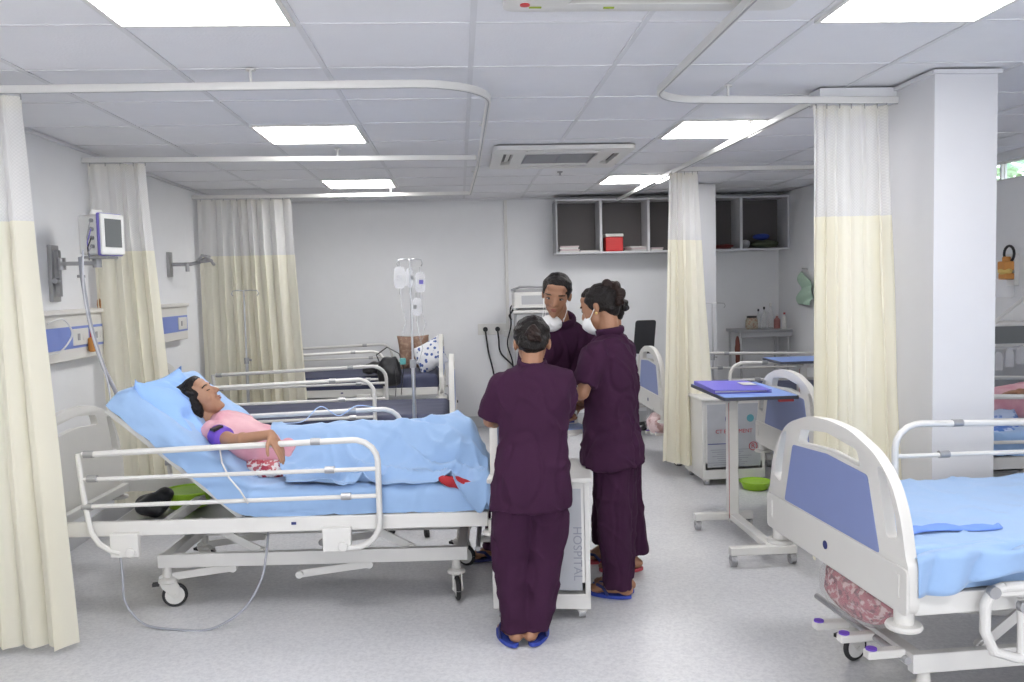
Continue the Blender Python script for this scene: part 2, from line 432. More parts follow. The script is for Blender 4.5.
rail('white curtain rail between the first and second left beds', [(XL, 5.70), (-1.0, 5.77), (.14, 5.83)], [(-.77, 5.785)])
rail('white curtain rail farthest back on the left, holding the net-topped curtain', [(XL, 7.97), (-1.2, 8.02), (.13, 8.02)], [(-.6, 8.02)])
rail('curved curtain rail that runs up to the big white pillar', [(.92, 1.2), (.92, 3.0)]+corner(1.17, 3.85, .25, 180, 90, 12)+[(1.8, 4.14), (2.165, 4.16)], [(1.30, 4.09), (.92, 2.2)])
rail('long straight curtain rail slanting towards the wall cubbies', [(1.74, 4.2), (1.66, 8.88)], [(1.72, 5.0), (1.67, 7.8)])
rail('short curtain rail crossing right of the middle curtain', [(1.70, 6.6), (XR, 6.6)], [(3.0, 6.6)])

# ---------------------------------------------------------------- curtains
def curtain(label, top, bot, z0, folds, amp=.045, zs=1.84, seed=0, zt=2.355, flare=1.5):
    t = thing('privacy_curtain', label, 'curtain', (0, 0, 0), 0, None)
    tp = [V((*p, 0)) for p in top]; bp = [V((*p, 0)) for p in bot]
    def along(ps, s):
        k = s*(len(ps)-1); i = min(int(k), len(ps)-2); return ps[i].lerp(ps[i+1], k-i)
    d = (tp[-1]-tp[0]).normalized(); w = V((-d.y, d.x, 0))
    def pt(s, h):           # h 0 top .. 1 bottom
        p = along(tp, s).lerp(along(bp, s), h**1.1)
        ph = 2*PI*folds*(s+.035*math.sin(7*s+seed)+.010*h*math.sin(9*s+seed*2))
        a = amp*(.55+.5*h)*(.75+.35*math.sin(5*s+seed*1.7))
        y = a*math.sin(ph)+.25*a*math.sin(2.3*ph+3*h+seed)
        x = .28*a*math.sin(2*ph)
        q = p+w*y+d*x+w*.012*nz((s*3, h*2, seed), 2)
        zb = z0(s) if callable(z0) else z0
        q.z = zt+(zb-zt)*h
        return q
    hs = (zt-zs)/(zt-(z0(.5) if callable(z0) else z0))
    nu = int(folds*14)
    wd = (bp[-1]-bp[0]).length*1.6
    m = MB().grid(lambda u, v: pt(u, v*hs), nu, 14, uv=True); m.uv = [(a*wd*2.2, b*(zt-zs)*2.2) for a, b in m.uv]
    m.build('net_panel', NETC, t, smooth=0)
    MB().grid(lambda u, v: pt(u, hs+v*(1-hs)), nu, 26).build('cloth_panel', CREAMC, t, smooth=0)
    MB().grid(lambda u, v: pt(u, v*.022)+w*.002, nu, 2).build('heading_tape', CREAMC, t, smooth=0)
    for k in range(folds+1):
        p = pt(min(1, (k+.25)/folds) if k < folds else 1, 0)
        MB().tube([p+V((0, 0, z)) for z in (-.012, .0, .012)]+[V((p.x, p.y, ZR-.012))], .003, n=6).build('hook', GREYP, t)
    return t
curtain('cream curtain with white net top hanging nearest, cut by the left edge of the picture', [(-2.33, 3.76), (-1.81, 3.75)], [(-2.33, 3.72), (-1.69, 3.70)], lambda s: .045-.015*s, 5, .055, seed=1)
curtain('cream net-topped curtain behind the patient monitor, in front of the second left bed', [(-2.345, 5.70), (-1.99, 5.72)], [(-2.28, 5.66), (-1.84, 5.66)], .16, 4, .045, zs=1.80, seed=2)
curtain('wide cream net-topped curtain farthest back on the left by the back wall', [(-2.33, 7.98), (-1.50, 8.02)], [(-2.33, 7.98), (-1.40, 8.02)], .16, 8, .045, zs=1.85, seed=3)
curtain('narrow cream curtain in the middle, beside the thin far pillar and wall cubbies', [(1.64, 6.62), (1.86, 6.62)], [(1.545, 6.55), (1.93, 6.40)], lambda s: .13-.05*s, 4, .04, zs=1.84, seed=4)
curtain('cream net-topped curtain gathered against the left face of the big pillar', [(1.735, 4.15), (2.11, 4.16)], [(1.71, 4.12), (2.145, 4.06)], .14, 6, .045, zs=1.82, seed=5)

# ---------------------------------------------------------------- hospital bed
BL = 2.15
def board_outline(hw=.505):
    half = [(0, .955), (.16, .945), (.33, .895), (.43, .82), (.485, .72), (.515, .60)]
    half = [(y*hw/.515, z) for y, z in half]
    top = [(-y, z) for y, z in reversed(half)]+half[1:]
    return [(-hw-.012, .425), (-hw-.012, .585), (-hw+.003, .60)]+top[1:-1]+[(hw-.003, .60), (hw+.012, .585), (hw+.012, .425)]
def castor(parent, x, y, yaw, top=.20):
    c = bpy.data.objects.new('castor', None); 
    r = .0585; R = rotm(yaw); off = R@V((.03, 0, 0)); cx, cy = x+off.x, y+off.y
    m = MB()
    m.cyl((x, y, top), (x, y, .135), .019, .024, 16).lathe([(.024, .15), (.042, .14), (.045, .128), (.03, .12)], c=(x, y, 0), n=16)
    for s in (-1, 1):
        pl = [(-.045, .135), (.035, .135), (.05, .10), (.048, .05), (.02, .045), (0, .07), (-.03, .10)]
        a = s*.020; m.prism(pl, a-.003, a+.003, lambda px, pz, py: V((x, y, 0))+R@V((px+.005, py, pz)))
    m.cyl((cx, cy, r)+R@V((0, -.026, 0)) if False else V((cx, cy, r))+R@V((0, -.027, 0)), V((cx, cy, r))+R@V((0, .027, 0)), .008, n=10)
    ob = m.build('castor', PLAST, parent)
    w = MB().tube([V((cx, cy, r))+R@V((math.cos(a)*(r-.010), 0, math.sin(a)*(r-.010))) for a in [2*PI*k/24 for k in range(25)]], .0105, n=8, flat=1.1, cap=False)
    w.build('tyre', DARK, ob)
    MB().lathe([(.012, -.017), (.022, -.014), (.044, -.010), (.049, -.008), (.049, .008), (.044, .010), (.022, .014), (.012, .017)], c=(cx, cy, r), ax=R@V((0, 1, 0)), n=24).build('wheel', WHITE, ob)
    MB().box(V((x, y, .118))+R@V((-.055, 0, 0)), (.03, .03, .014), R).build('brake_lever', DARK, ob)
    return ob
EMB = mat('navy_emblem', (.03, .04, .16), .4)
def side_rail(parent, s, dz, up=True, long=1.36):
    y = s*.492; x0 = .53; x1 = x0+long
    z = (lambda q: q+dz) if up else (lambda q: q+dz-.33)
    pts = arc((x0+.13, .405), .07, -90, -180, 6)                     # lower curve at the foot side
    pts = [(x0+.16, 0, .335)]+pts+[(x0, 0, .72)]
    pts = [(p[0]-.0 if i else p[0], 0, p[2]) for i, p in enumerate(pts)]
    pts[1:8] = [(x0+.13+.13*math.cos(math.radians(a)), 0, .45+.115*math.sin(math.radians(a))) for a in (-90, -105, -120, -135, -150, -165, -180)]
    pts += [(x0+.11+.11*math.cos(math.radians(a)), 0, .735+.10*math.sin(math.radians(a))) for a in (180, 160, 140, 120, 100, 90)]
    top = [(x1-.02, 0, .800)]
    P = [(px, y, z(pz)) for px, _, pz in pts+top]
    m = MB().tube(P, .014, n=12)
    ob = m.build('side_rail', WHITE, parent)
    leg = [(x1, .805), (x1-.015, .62), (x1-.04, .44), (x1-.075, .385), (x1-.13, .35), (x1-.17, .34)]
    MB().tube([(a, y, z(b)) for a, b in leg], .013, n=10).build('rail_post', WHITE, ob)
    for zz in (.70, .575): MB().tube([(x0+.005, y, z(zz)), (x1-.02, y, z(zz-.015))], .010, n=10).build('rail_bar', WHITE, ob)
    for xx, zz in ((x0+.28, .832), (x0+.22, .70), (x0+.15, .575), (x1-.05, .80), (x1-.06, .688), (x1-.03, .56)):
        MB().cyl((xx-.022, y, z(zz)), (xx+.022, y, z(zz)), .0165, n=12).build('rail_clip', GREYM, ob)
    for xx in (x0+.20, x1-.19):
        m = MB(); m.box((xx, y-s*.010, dz+.375), (.13, .035, .11)); m.cyl((xx-.03, y-s*.02, z(.345)), (xx-.03, y+s*.025, z(.345)), .022, n=14)
        m.build('rail_bracket', WHITE, ob, bevel=.004)
    return ob
def swing_rail(parent, s, dz):
    """side rail folded down below the frame"""
    y = s*.505; o = MB(); zt, zb = .50+dz, .275+dz; x0, x1 = .24, 1.7
    o.tube([(x0+.06, y, zt), (x0+.02, y, zt-.01), (x0, y, zt-.05), (x0, y, zb+.09), (x0+.03, y, zb+.025), (x0+.10, y, zb), (x1-.1, y, zb), (x1, y, zb+.07), (x1, y, zt-.02), (x1-.06, y, zt), (x0+.06, y, zt)], .0165, n=12)
    ob = o.build('side_rail', WHITE, parent)
    for k in range(5): MB().tube([(x0+.12+k*.29, y, zt-.04), (x0+.12+k*.29, y, zb+.01)], .012, n=10).build('rail_bar', WHITE, ob)
    MB().cyl((x0+.12, y, zt-.06), (x0+.12, y+s*.022, zt-.06), .02).build('rail_clip', GREYM, ob)
    MB().cyl((x0+.02, y, zt-.01), (x0+.02, y+s*.02, zt-.01), .019).build('rail_clip', GREYM, ob)
    MB().box((x0+.62, y, zt-.012), (1.2, .02, .03)).build('rail_plate', WHITE, ob, bevel=.004)
    return ob
def mattress_mesh(name, path, th, hw, m, parent, seed=0., noise_a=.004, top=True, grow=0., low=0., r=.035, taper=0):
    """path: list of (x,z) of the underside; thickness th"""
    pts = []
    P = [V((a, b)) for a, b in path]
    L = [0]
    for i in range(1, len(P)): L.append(L[-1]+(P[i]-P[i-1]).length)
    N = 90; st = []
    for k in range(N+1):
        q = L[-1]*k/N; i = max(j for j in range(len(P)-1) if L[j] <= q+1e-9); u = (q-L[i])/(L[i+1]-L[i]); st.append(P[i].lerp(P[i+1], u))
    for _ in range(6):
        st = [st[0]]+[(st[i-1]+st[i]*2+st[i+1])/4 for i in range(1, N)]+[st[-1]]
    sec = []
    ny, nr = 30, 5
    hw2 = hw+grow
    prof = [(-hw2, low), (-hw2, th-r)]
    prof = [(-hw2, low+(th-r-low)*i/6) for i in range(7)]
    prof += [(-hw2+r-r*math.cos(math.radians(a)), th+grow-r+r*math.sin(math.radians(a))) for a in (18, 36, 54, 72, 90)]
    prof += [(-hw2+r+(2*hw2-2*r)*i/ny, th+grow) for i in range(1, ny)]
    prof += [(hw2-r+r*math.cos(math.radians(a)), th+grow-r+r*math.sin(math.radians(a))) for a in (90, 72, 54, 36, 18)]
    prof += [(hw2, th-r-(th-r-low)*i/6) for i in range(7)]
    vs = []
    for k in range(N+1):
        d = (st[min(k+1, N)]-st[max(k-1, 0)]).normalized(); nn = V((-d.y, d.x)); 
        if nn.y < 0: nn = -nn
        e = min(k, N-k)/N*L[-1]; sh = 1-.5*max(0, 1-e/r)**2 if e < r else 1.
        for (yy, h) in prof:
            hh = low+(h-low)*(1-.30*(1-min(1, e/r))**2); q = st[k]+nn*hh
            p = V((q.x, yy*(1-.02*(1-min(1, e/r))**2), q.y))
            a = noise_a*(nz(p, 9, seed)+.6*nz(p, 21, seed+5)+(1.6*max(0, 1-5*abs(nz((p.x*1.4, p.y*.8, p.z), 4, seed+9)))**1.5 if m is SHEET else 0))
            p += V((nn.x*a, 0, nn.y*a))+V((0, (a if yy > 0 else -a)*(1 if h < th-.01 else .2), 0))
            vs.append(p)
    n = len(prof)
    fs = [(k*n+i, k*n+i+1, (k+1)*n+i+1, (k+1)*n+i) for k in range(N) for i in range(n-1)]
    if low == 0 or True:
        fs += [(k*n, (k+1)*n, (k+1)*n+n-1, k*n+n-1) for k in range(N)]+[tuple(range(n)), tuple(range(N*n+n-1, N*n-1, -1))]
    return MB().add(vs, fs).build(name, m, parent, smooth=50)
BEDN = 0
def bed(label, x, y, rz, lift=0., rails=(), low_rail=None, back=0., group='white hospital beds', L=BL, mattress=True, th=.12, hw=.44, cranks=(), sheeted=False):
    t = thing('hospital_bed', label, 'bed', (x, y, 0), math.radians(rz), group)
    dz = lift
    # main frame
    m = MB()
    for s in (-1, 1): m.box(((L)/2, s*.452, .445+dz), (L-.07, .028, .068))
    for xx in (.05, .55, 1.05, 1.55, L-.06): m.box((xx, 0, .44+dz), (.035, .88, .045))
    m.build('frame', WHITE, t, bevel=.004)
    MB().box((.93*1, s*0+0.468, .45+dz), (.022, .004, .012)).build('emblem', EMB, t)
    MB().box((.93*1, -.468, .45+dz), (.022, .004, .012)).build('emblem', EMB, t)
    # mattress deck
    m = MB(); flat = L-.97 if back else L-.1
    for k in range(int(flat/.09)): m.box((.09+k*.09, 0, .472+dz), (.055, .80, .008))
    m.build('slatted_deck', GREYM, t)
    if back:
        R = Matrix.Rotation(-math.radians(back), 3, 'Y'); hx, hz = L-.98, .475+dz; m = MB()
        for s in (-1, 1): m.box(V((hx, s*.41, hz))+R@V((.40, 0, -.012)), (.80, .025, .022), R)
        for k in range(6): m.box(V((hx, 0, hz))+R@V((.08+k*.14, 0, -.010)), (.07, .80, .008), R)
        m.build('backrest_frame', WHITE, t)
        MB().tube([(hx-.12, 0, .40+dz), V((hx, 0, hz))+R@V((.45, 0, -.03))], .012).build('gas_strut', GREYM, t)
    # boards
    for nm, xx, sg in (('footboard', 0., -1), ('headboard', L, 1)):
        M = Matrix(((0, 0, 1, xx), (1, 0, 0, 0), (0, 1, 0, dz), (0, 0, 0, 1)))
        out = smoothpoly(board_outline(), .05, 4)
        ts = smoothpoly([(-.21, .885), (0, .908), (.21, .888), (.235, .83), (0, .846), (-.235, .83)], .018, 4)
        sl = [(.335, .862), (.385, .845), (.44, .73), (.458, .655), (.395, .640), (.365, .76)]
        s1 = smoothpoly(sl, .02, 4); s2 = smoothpoly([(-a, b) for a, b in reversed(sl)], .02, 4)
        ob = plate(nm, out, [ts, s1, s2], .036, PLAST, t, M, .011)
        xo = xx+sg*.0185
        pan = smoothpoly([(-.355, .578), (.355, .578), (.28, .815), (0, .832), (-.28, .815)], .014, 3)
        # the raised lower half and the blue inlay
        MB().prism(smoothpoly([(-.52, .43), (.52, .43), (.52, .575), (-.52, .575)], .02, 3), -.005, .005, lambda a, b, c: V((xx+sg*.0195+c, a, b+dz))).build('lower_panel', PLAST, ob, bevel=.004)
        MB().prism(pan, -.002, .002, lambda a, b, c: V((xo+c, a, b+dz))).build('blue_panel', BLUEP, ob, bevel=.0015)
        MB().cyl((xx+sg*.024, 0, .50+dz), (xx+sg*.0265, 0, .50+dz), .016, n=18).build('emblem', EMB, ob)
        for s in (-1, 1):
            MB().box((xx+sg*.026, s*.47, .515+dz), (.006, .022, .075)).build('grip', GREYP if False else PLAST, ob, bevel=.002)
            MB().cyl((xx-sg*.005, s*.455, .385+dz), (xx-sg*.005, s*.455, .44+dz), .03, n=18).lathe([(.032, .37+dz), (.052, .372+dz), (.056, .38+dz), (.052, .388+dz), (.032, .39+dz)], c=(xx-sg*.005, s*.455, 0), n=20).build('bumper', PLAST, ob)
    # base frame
    m = MB()
    for s in (-1, 1): m.box((.89, s*.27, .230), (1.50, .035, .066))
    for xx in (.17, 1.61): m.box((xx, 0, .230), (.05, .54, .050))
    m.build('base_frame', WHITE, t, bevel=.004)
    # lifting links between base and frame
    z0, z1 = .285, .405+dz
    for xa, xb in ((.42, .70), (L-1.0, L-.72)):
        for s in (-1, 1):
            mm = MB(); a, b_ = V((xa, s*.235, z0-.03)), V((xb, s*.235, z1)); dd = (b_-a); ang = math.atan2(dd.z, dd.x)
            mm.box((a+b_)/2, (dd.length+.04, .010, .036), Matrix.Rotation(-ang, 3, 'Y')); mm.cyl(a-V((0, .02, 0)), a+V((0, .02, 0)), .016).cyl(b_-V((0, .02, 0)), b_+V((0, .02, 0)), .016)
            mm.build('lift_link', WHITE, t)
    for s in (-1, 1):
        for xa in (.62, 1.28):
            mm = MB(); mm.box((xa+.17, s*.262, .165), (.36, .010, .036), Matrix.Rotation(.12, 3, 'Y')); mm.cyl((xa, s*.245, .185), (xa, s*.285, .185), .018); mm.cyl((xa+.34, s*.245, .145), (xa+.34, s*.285, .145), .018)
            mm.build('pedal_link', WHITE, t)
    MB().box((.98, 0, .325+dz*.5), (1.0, .26, .014)).tube([(.55, .05, .33+dz*.5), (1.5, .05, .36+dz)], .022).build('lift_motor', GREYM, t)
    # foot end: axle with pedals and cranks
    MB().cyl((.09, -.34, .27), (.09, .30, .255), .012).build('pedal_axle', GREYM, t)
    for yy, pz in ((-.30, .285), (-.12, .265), (.07, .235)):
        c = MB().box((.03, yy, pz), (.13, .04, .028)).build('pedal', PLAST, t, bevel=.006)
        MB().cyl((-.015, yy, pz+.014), (-.015, yy, pz+.020), .018, n=16).build('pedal_cap', CUFF, c)
    for yy in cranks:
        c = MB().tube([(.2, yy, .375+dz), (-.03, yy, .375+dz), (-.05, yy, .36+dz), (-.055, yy, .30+dz)], .006, n=8).build('crank', GREYM, t)
        MB().cyl((-.055, yy, .295+dz), (-.15, yy, .295+dz), .015, .013, 12).build('crank_handle', BLACK, c)
    for i, (xx, yy, yaw) in enumerate(((.20, .25, 20 if low_rail else 100), (.20, -.25, 150), (1.60, .27, 195), (1.60, -.27, 160))):
        castor(t, xx, yy, math.radians(yaw), .20)
    for s, up in rails: side_rail(t, s, dz, True)
    if low_rail: swing_rail(t, low_rail, dz)
    if mattress:
        if back:
            a = math.radians(back); hx = L-.98
            path = [(.03, .478+dz), (hx-.05, .478+dz), (hx+.03, .490+dz), (hx+.80*math.cos(a), .485+dz+.80*math.sin(a))]
        else: path = [(.03, .478+dz), (L-.05, .478+dz)]
        mattress_mesh('mattress', path, th, hw-(.012 if sheeted else 0), NAVY, t, seed=x, noise_a=.001 if sheeted else .004)
    return t
HEADX = None
A = bed('white hospital bed with raised backrest holding the woman in pink under a blue blanket', .16, 4.40, 177.3, 0., sheeted=True, rails=((1, 1), (-1, 1)), back=41.)
B = bed('empty white bed with dark navy mattress directly behind the patient in pink', -.07, 6.42, 180, .07, rails=((1, 1), (-1, 1)), th=.095)
Cb = bed('empty white bed against the back wall with two cushions at its end', -.19, 8.58, 180, .105, rails=((1, 1), (-1, 1)), th=.12, cranks=(.14,))
Fb = bed('big white hospital bed nearest on the right with blue footboard and light blue sheet', 1.318, 2.99, 3., .06, sheeted=True, rails=((1, 1),), low_rail=-1)
Gb = bed('bed behind the big pillar holding the second patient in pink', 1.96, 5.05, 0, .02, sheeted=True, cranks=(-.20,), rails=((1, 1), (-1, 1)))
Hb = bed('white bed farthest right in the alcove, half hidden behind the narrow middle curtain', 1.60, 7.20, 0, .03, rails=((1, 1), (-1, 1)), L=2.05)
# ---------------------------------------------------------------- sheets
def world_of(root): return Matrix.Translation(root.location)@Matrix.Rotation(root.rotation_euler.z, 4, 'Z')
def bed_sheet(label, root, path, th, hw, seed, low=.004, grow=.012):
    o = mattress_mesh('bed_sheet', path, th, hw, SHEET, None, seed=seed, noise_a=.007, grow=grow, low=low, r=.04)
    o.location = root.location; o.rotation_euler = root.rotation_euler
    tag(o, label, 'bed sheet', 'light blue bed sheets'); return o
a = math.radians(41.); hx = BL-.98
bed_sheet('light blue sheet covering the mattress under the woman in pink', A, [(.028, .478), (hx-.05, .478), (hx+.03, .490), (hx+.805*math.cos(a), .485+.805*math.sin(a))], .12, .442, 11)
bed_sheet('light blue sheet on the nearest bed on the right, no patient on it', Fb, [(.028, .538), (BL-.05, .538)], .122, .442, 12)
bed_sheet('blue sheet on the bed behind the big pillar', Gb, [(.028, .498), (BL-.05, .498)], .122, .442, 13)
# loose hanging sheet end over the near corner of bed F
WF = world_of(Fb)
def drape_f(u, v):
    x = .012+u*.92; s = v*.235; fold = .034*abs(math.sin(u*13+2.2*v+2*math.sin(u*4)))*min(1, v*2.5)*(1-.5*u)+.01*nz((u*4, v*2, 0), 2)
    if s < .13: y = -.40-s*.42; z = .668-.018*(1-abs(math.sin(u*9+6*v)))**3*v*4
    else:
        q = s-.13; y = -.455-.012-fold-.03*v*(1-u); z = .668-q*.95
    low = 1-.75*sstep(.30, .95, u+.1*math.sin(9*u))
    if s >= .13: z = .668-(s-.13)*(.95+.25*math.sin(u*11+1))*low
    return WF@V((x, y, z+.006+.004*nz((u*7, v*5, 1), 1.5)))
o = V((1.75, 2.6, .6))
tag(MB().grid(drape_f, 70, 16).build('draw_sheet', SHEET, smooth=0, solid=.003, o=o), 'loose blue draw sheet hanging over the edge of the nearest right bed', 'sheet')
def strip_f(u, v):
    x = .045+u*.40; y = -.34+.10*u+.045*math.sin(u*5)+(v-.5)*.055*(1-.5*u)
    return WF@V((x, y, .672+.012*math.sin(v*PI)*(1+.4*math.sin(u*22+v*5))+.004))
DSHEET = mat('deeper_blue_cloth', (.17, .30, .74), .85, bump=.2, bscale=20)
tag(MB().grid(strip_f, 40, 8).build('folded_cloth', DSHEET, smooth=0, solid=.004, o=WF@V((.2, -.3, .67))), 'narrow folded blue cloth lying on the nearest right bed by its footboard', 'cloth')

# ---------------------------------------------------------------- pillow and blanket of the patient
PILM = mat('blue_pillowcase', (.30, .50, .90), .85, bump=.4, bscale=16)
def pillow(name, label, c, dims, R, m, seed=0, pinch=.6, cat='pillow', corner=0., crumple=0.):
    mb = MB(); n = 26
    def top(sg):
        def f(u, v):
            x, y = u*2-1, v*2-1
            h = max(0., (1-abs(x)**3.2)*(1-abs(y)**3.2))**.55
            k = 1-.10*(abs(x)*abs(y))**0-.06*(1-abs(x)**2)*0
            ex = x*(1-.07*(1-y*y)); ey = y*(1-.07*(1-x*x))
            wz = (.05*nz((x*1.6, y*1.6, sg), 1.6, seed)+crumple*max(0, 1-4.5*abs(nz((x*.8, y*1.3, sg), 1.7, seed+3)))**1.4)*h
            return V(c)+R@V((ex*dims[0]/2, ey*dims[1]/2, sg*h*dims[2]/2+wz*dims[2]*2+corner*(abs(x*y)**4)))
        return f
    mb.grid(top(1), n, n); mb.grid(top(-1), n, n)
    ob = mb.build(name, m, smooth=0, o=c)
    b_ = bmesh.new(); b_.from_mesh(ob.data); bmesh.ops.remove_doubles(b_, verts=b_.verts, dist=.0015); bmesh.ops.recalc_face_normals(b_, faces=b_.faces); b_.to_mesh(ob.data); b_.free(); finish(ob.data, 0)
    tag(ob, label, cat); return ob
Ry = Matrix.Rotation(-math.radians(41), 3, 'Y')     # local x along the slope (head side negative x world)
def slopeR(deg, tw=0): return Matrix.Rotation(math.radians(deg), 3, 'Y')@Matrix.Rotation(tw, 3, 'Z')
pillow('pillow', 'crumpled light blue pillow under the head of the woman in pink', (-1.380, 4.37, .908), (.50, .66, .17), slopeR(52), PILM, 4, corner=.05, crumple=-.12)
# ---------------------------------------------------------------- people
def hand(mb, w, d, nrm, L=.165, curl=(.3, .35, .4, .5), thumb=1, spread=.02, s=1.):
    """w wrist, d finger direction, nrm palm normal (fingers curl towards it)"""
    w = V(w); d = V(d).normalized(); nrm = V(nrm); nrm = (nrm-d*nrm.dot(d)).normalized(); a = d.cross(nrm)*thumb
    pl = .46*L; R = Matrix((a, d, nrm)).transposed()
    mb.cone(w, w+d*.02, .024*s, .026*s); mb.ell(w+d*pl*.55, (.036*s, pl*.62, .014*s), R)
    ends = []
    for i, (off, ln, c) in enumerate(((.027, .80, curl[0]), (.009, .90, curl[1]), (-.009, .84, curl[2]), (-.026, .66, curl[3]))):
        p = w+d*pl*(.96-.05*abs(i-1.3))+a*off*s; ang = 0.; r = .0090*s; dirn = (d+a*off*spread*8).normalized()
        mb.cone(w+d*pl*.5+a*off*.8*s, p, .012*s, .0095*s)
        for k, sl in enumerate((.48, .30, .22)):
            ang += c*(.7 if k == 0 else 1.); q = p+(dirn*math.cos(ang)+nrm*math.sin(ang))*sl*ln*.54*L
            mb.cone(p, q, r, r*.92); p = q; r *= .92
        ends.append(p)
    p = w+d*.018+a*.022*s; q = p+(d*.55+a*.75+nrm*.25).normalized()*.036*s; mb.cone(p, q, .014*s, .011*s)
    t = q+(d*.85+a*.35+nrm*.4).normalized()*.028*s; mb.cone(q, t, .0105*s, .009*s); mb.cone(t, t+(d+nrm*.5).normalized()*.022*s, .009*s, .0078*s)
    return mb
def foot(mb, an, d, L=.21, s=1.):
    an = V(an); d = V((d[0], d[1], 0)).normalized(); z = V((0, 0, 1)); a = d.cross(z); g = an.z
    base = V((an.x, an.y, .016+.012)); R = Matrix((a, d, z)).transposed()
    mb.cone(an, base+z*.03-d*.02, .036*s, .034*s)
    mb.ell(base-d*.03+z*.016, (.030, .04, .028), R); mb.ell(base+d*.06+z*.012, (.036, .085, .022), R)
    mb.cone(an+d*.01, base+d*.08+z*.012, .030*s, .020*s)
    for i, o in enumerate((.026, .011, -.002, -.014, -.026)):
        ln = (.165, .168, .16, .15, .138)[i]*L/.21
        mb.cone(base+d*.10+a*o*.8, base+d*(ln-.012)+a*o, .014, .0105 if i else .013)
def head_mb(mb, c, R, s=1.):
    E = lambda p, r, Q=None: mb.ell(V(c)+R@(V(p)*s), tuple(q*s for q in r), R@(Q or Matrix.Identity(3)))
    C_ = lambda p, q, ra, rb: mb.cone(V(c)+R@(V(p)*s), V(c)+R@(V(q)*s), ra*s, rb*s)
    E((0, -.012, .030), (.073, .090, .080)); E((0, .030, .000), (.062, .060, .078)); E((0, .030, -.045), (.052, .052, .052))
    E((0, .045, -.078), (.032, .036, .028)); E((0, .068, -.092), (.016, .016, .013))
    E((.033, .052, -.022), (.024, .026, .024)); E((-.033, .052, -.022), (.024, .026, .024))
    E((0, .066, .036), (.048, .022, .018)); E((0, .052, .060), (.050, .028, .030))
    C_((0, .082, .018), (0, .100, -.014), .0085, .011); E((0, .101, -.019), (.0125, .012, .0095)); E((.011, .092, -.021), (.008, .010, .007)); E((-.011, .092, -.021), (.008, .010, .007))
    E((0, .080, -.050), (.022, .012, .013)); E((0, .086, -.046), (.018, .008, .0055)); E((0, .085, -.056), (.016, .008, .0055))
    for q in (-1, 1):
        E((q*.072, -.012, -.008), (.009, .017, .029), Matrix.Rotation(q*.35, 3, 'Z')); E((q*.030, .073, .013), (.016, .010, .010))
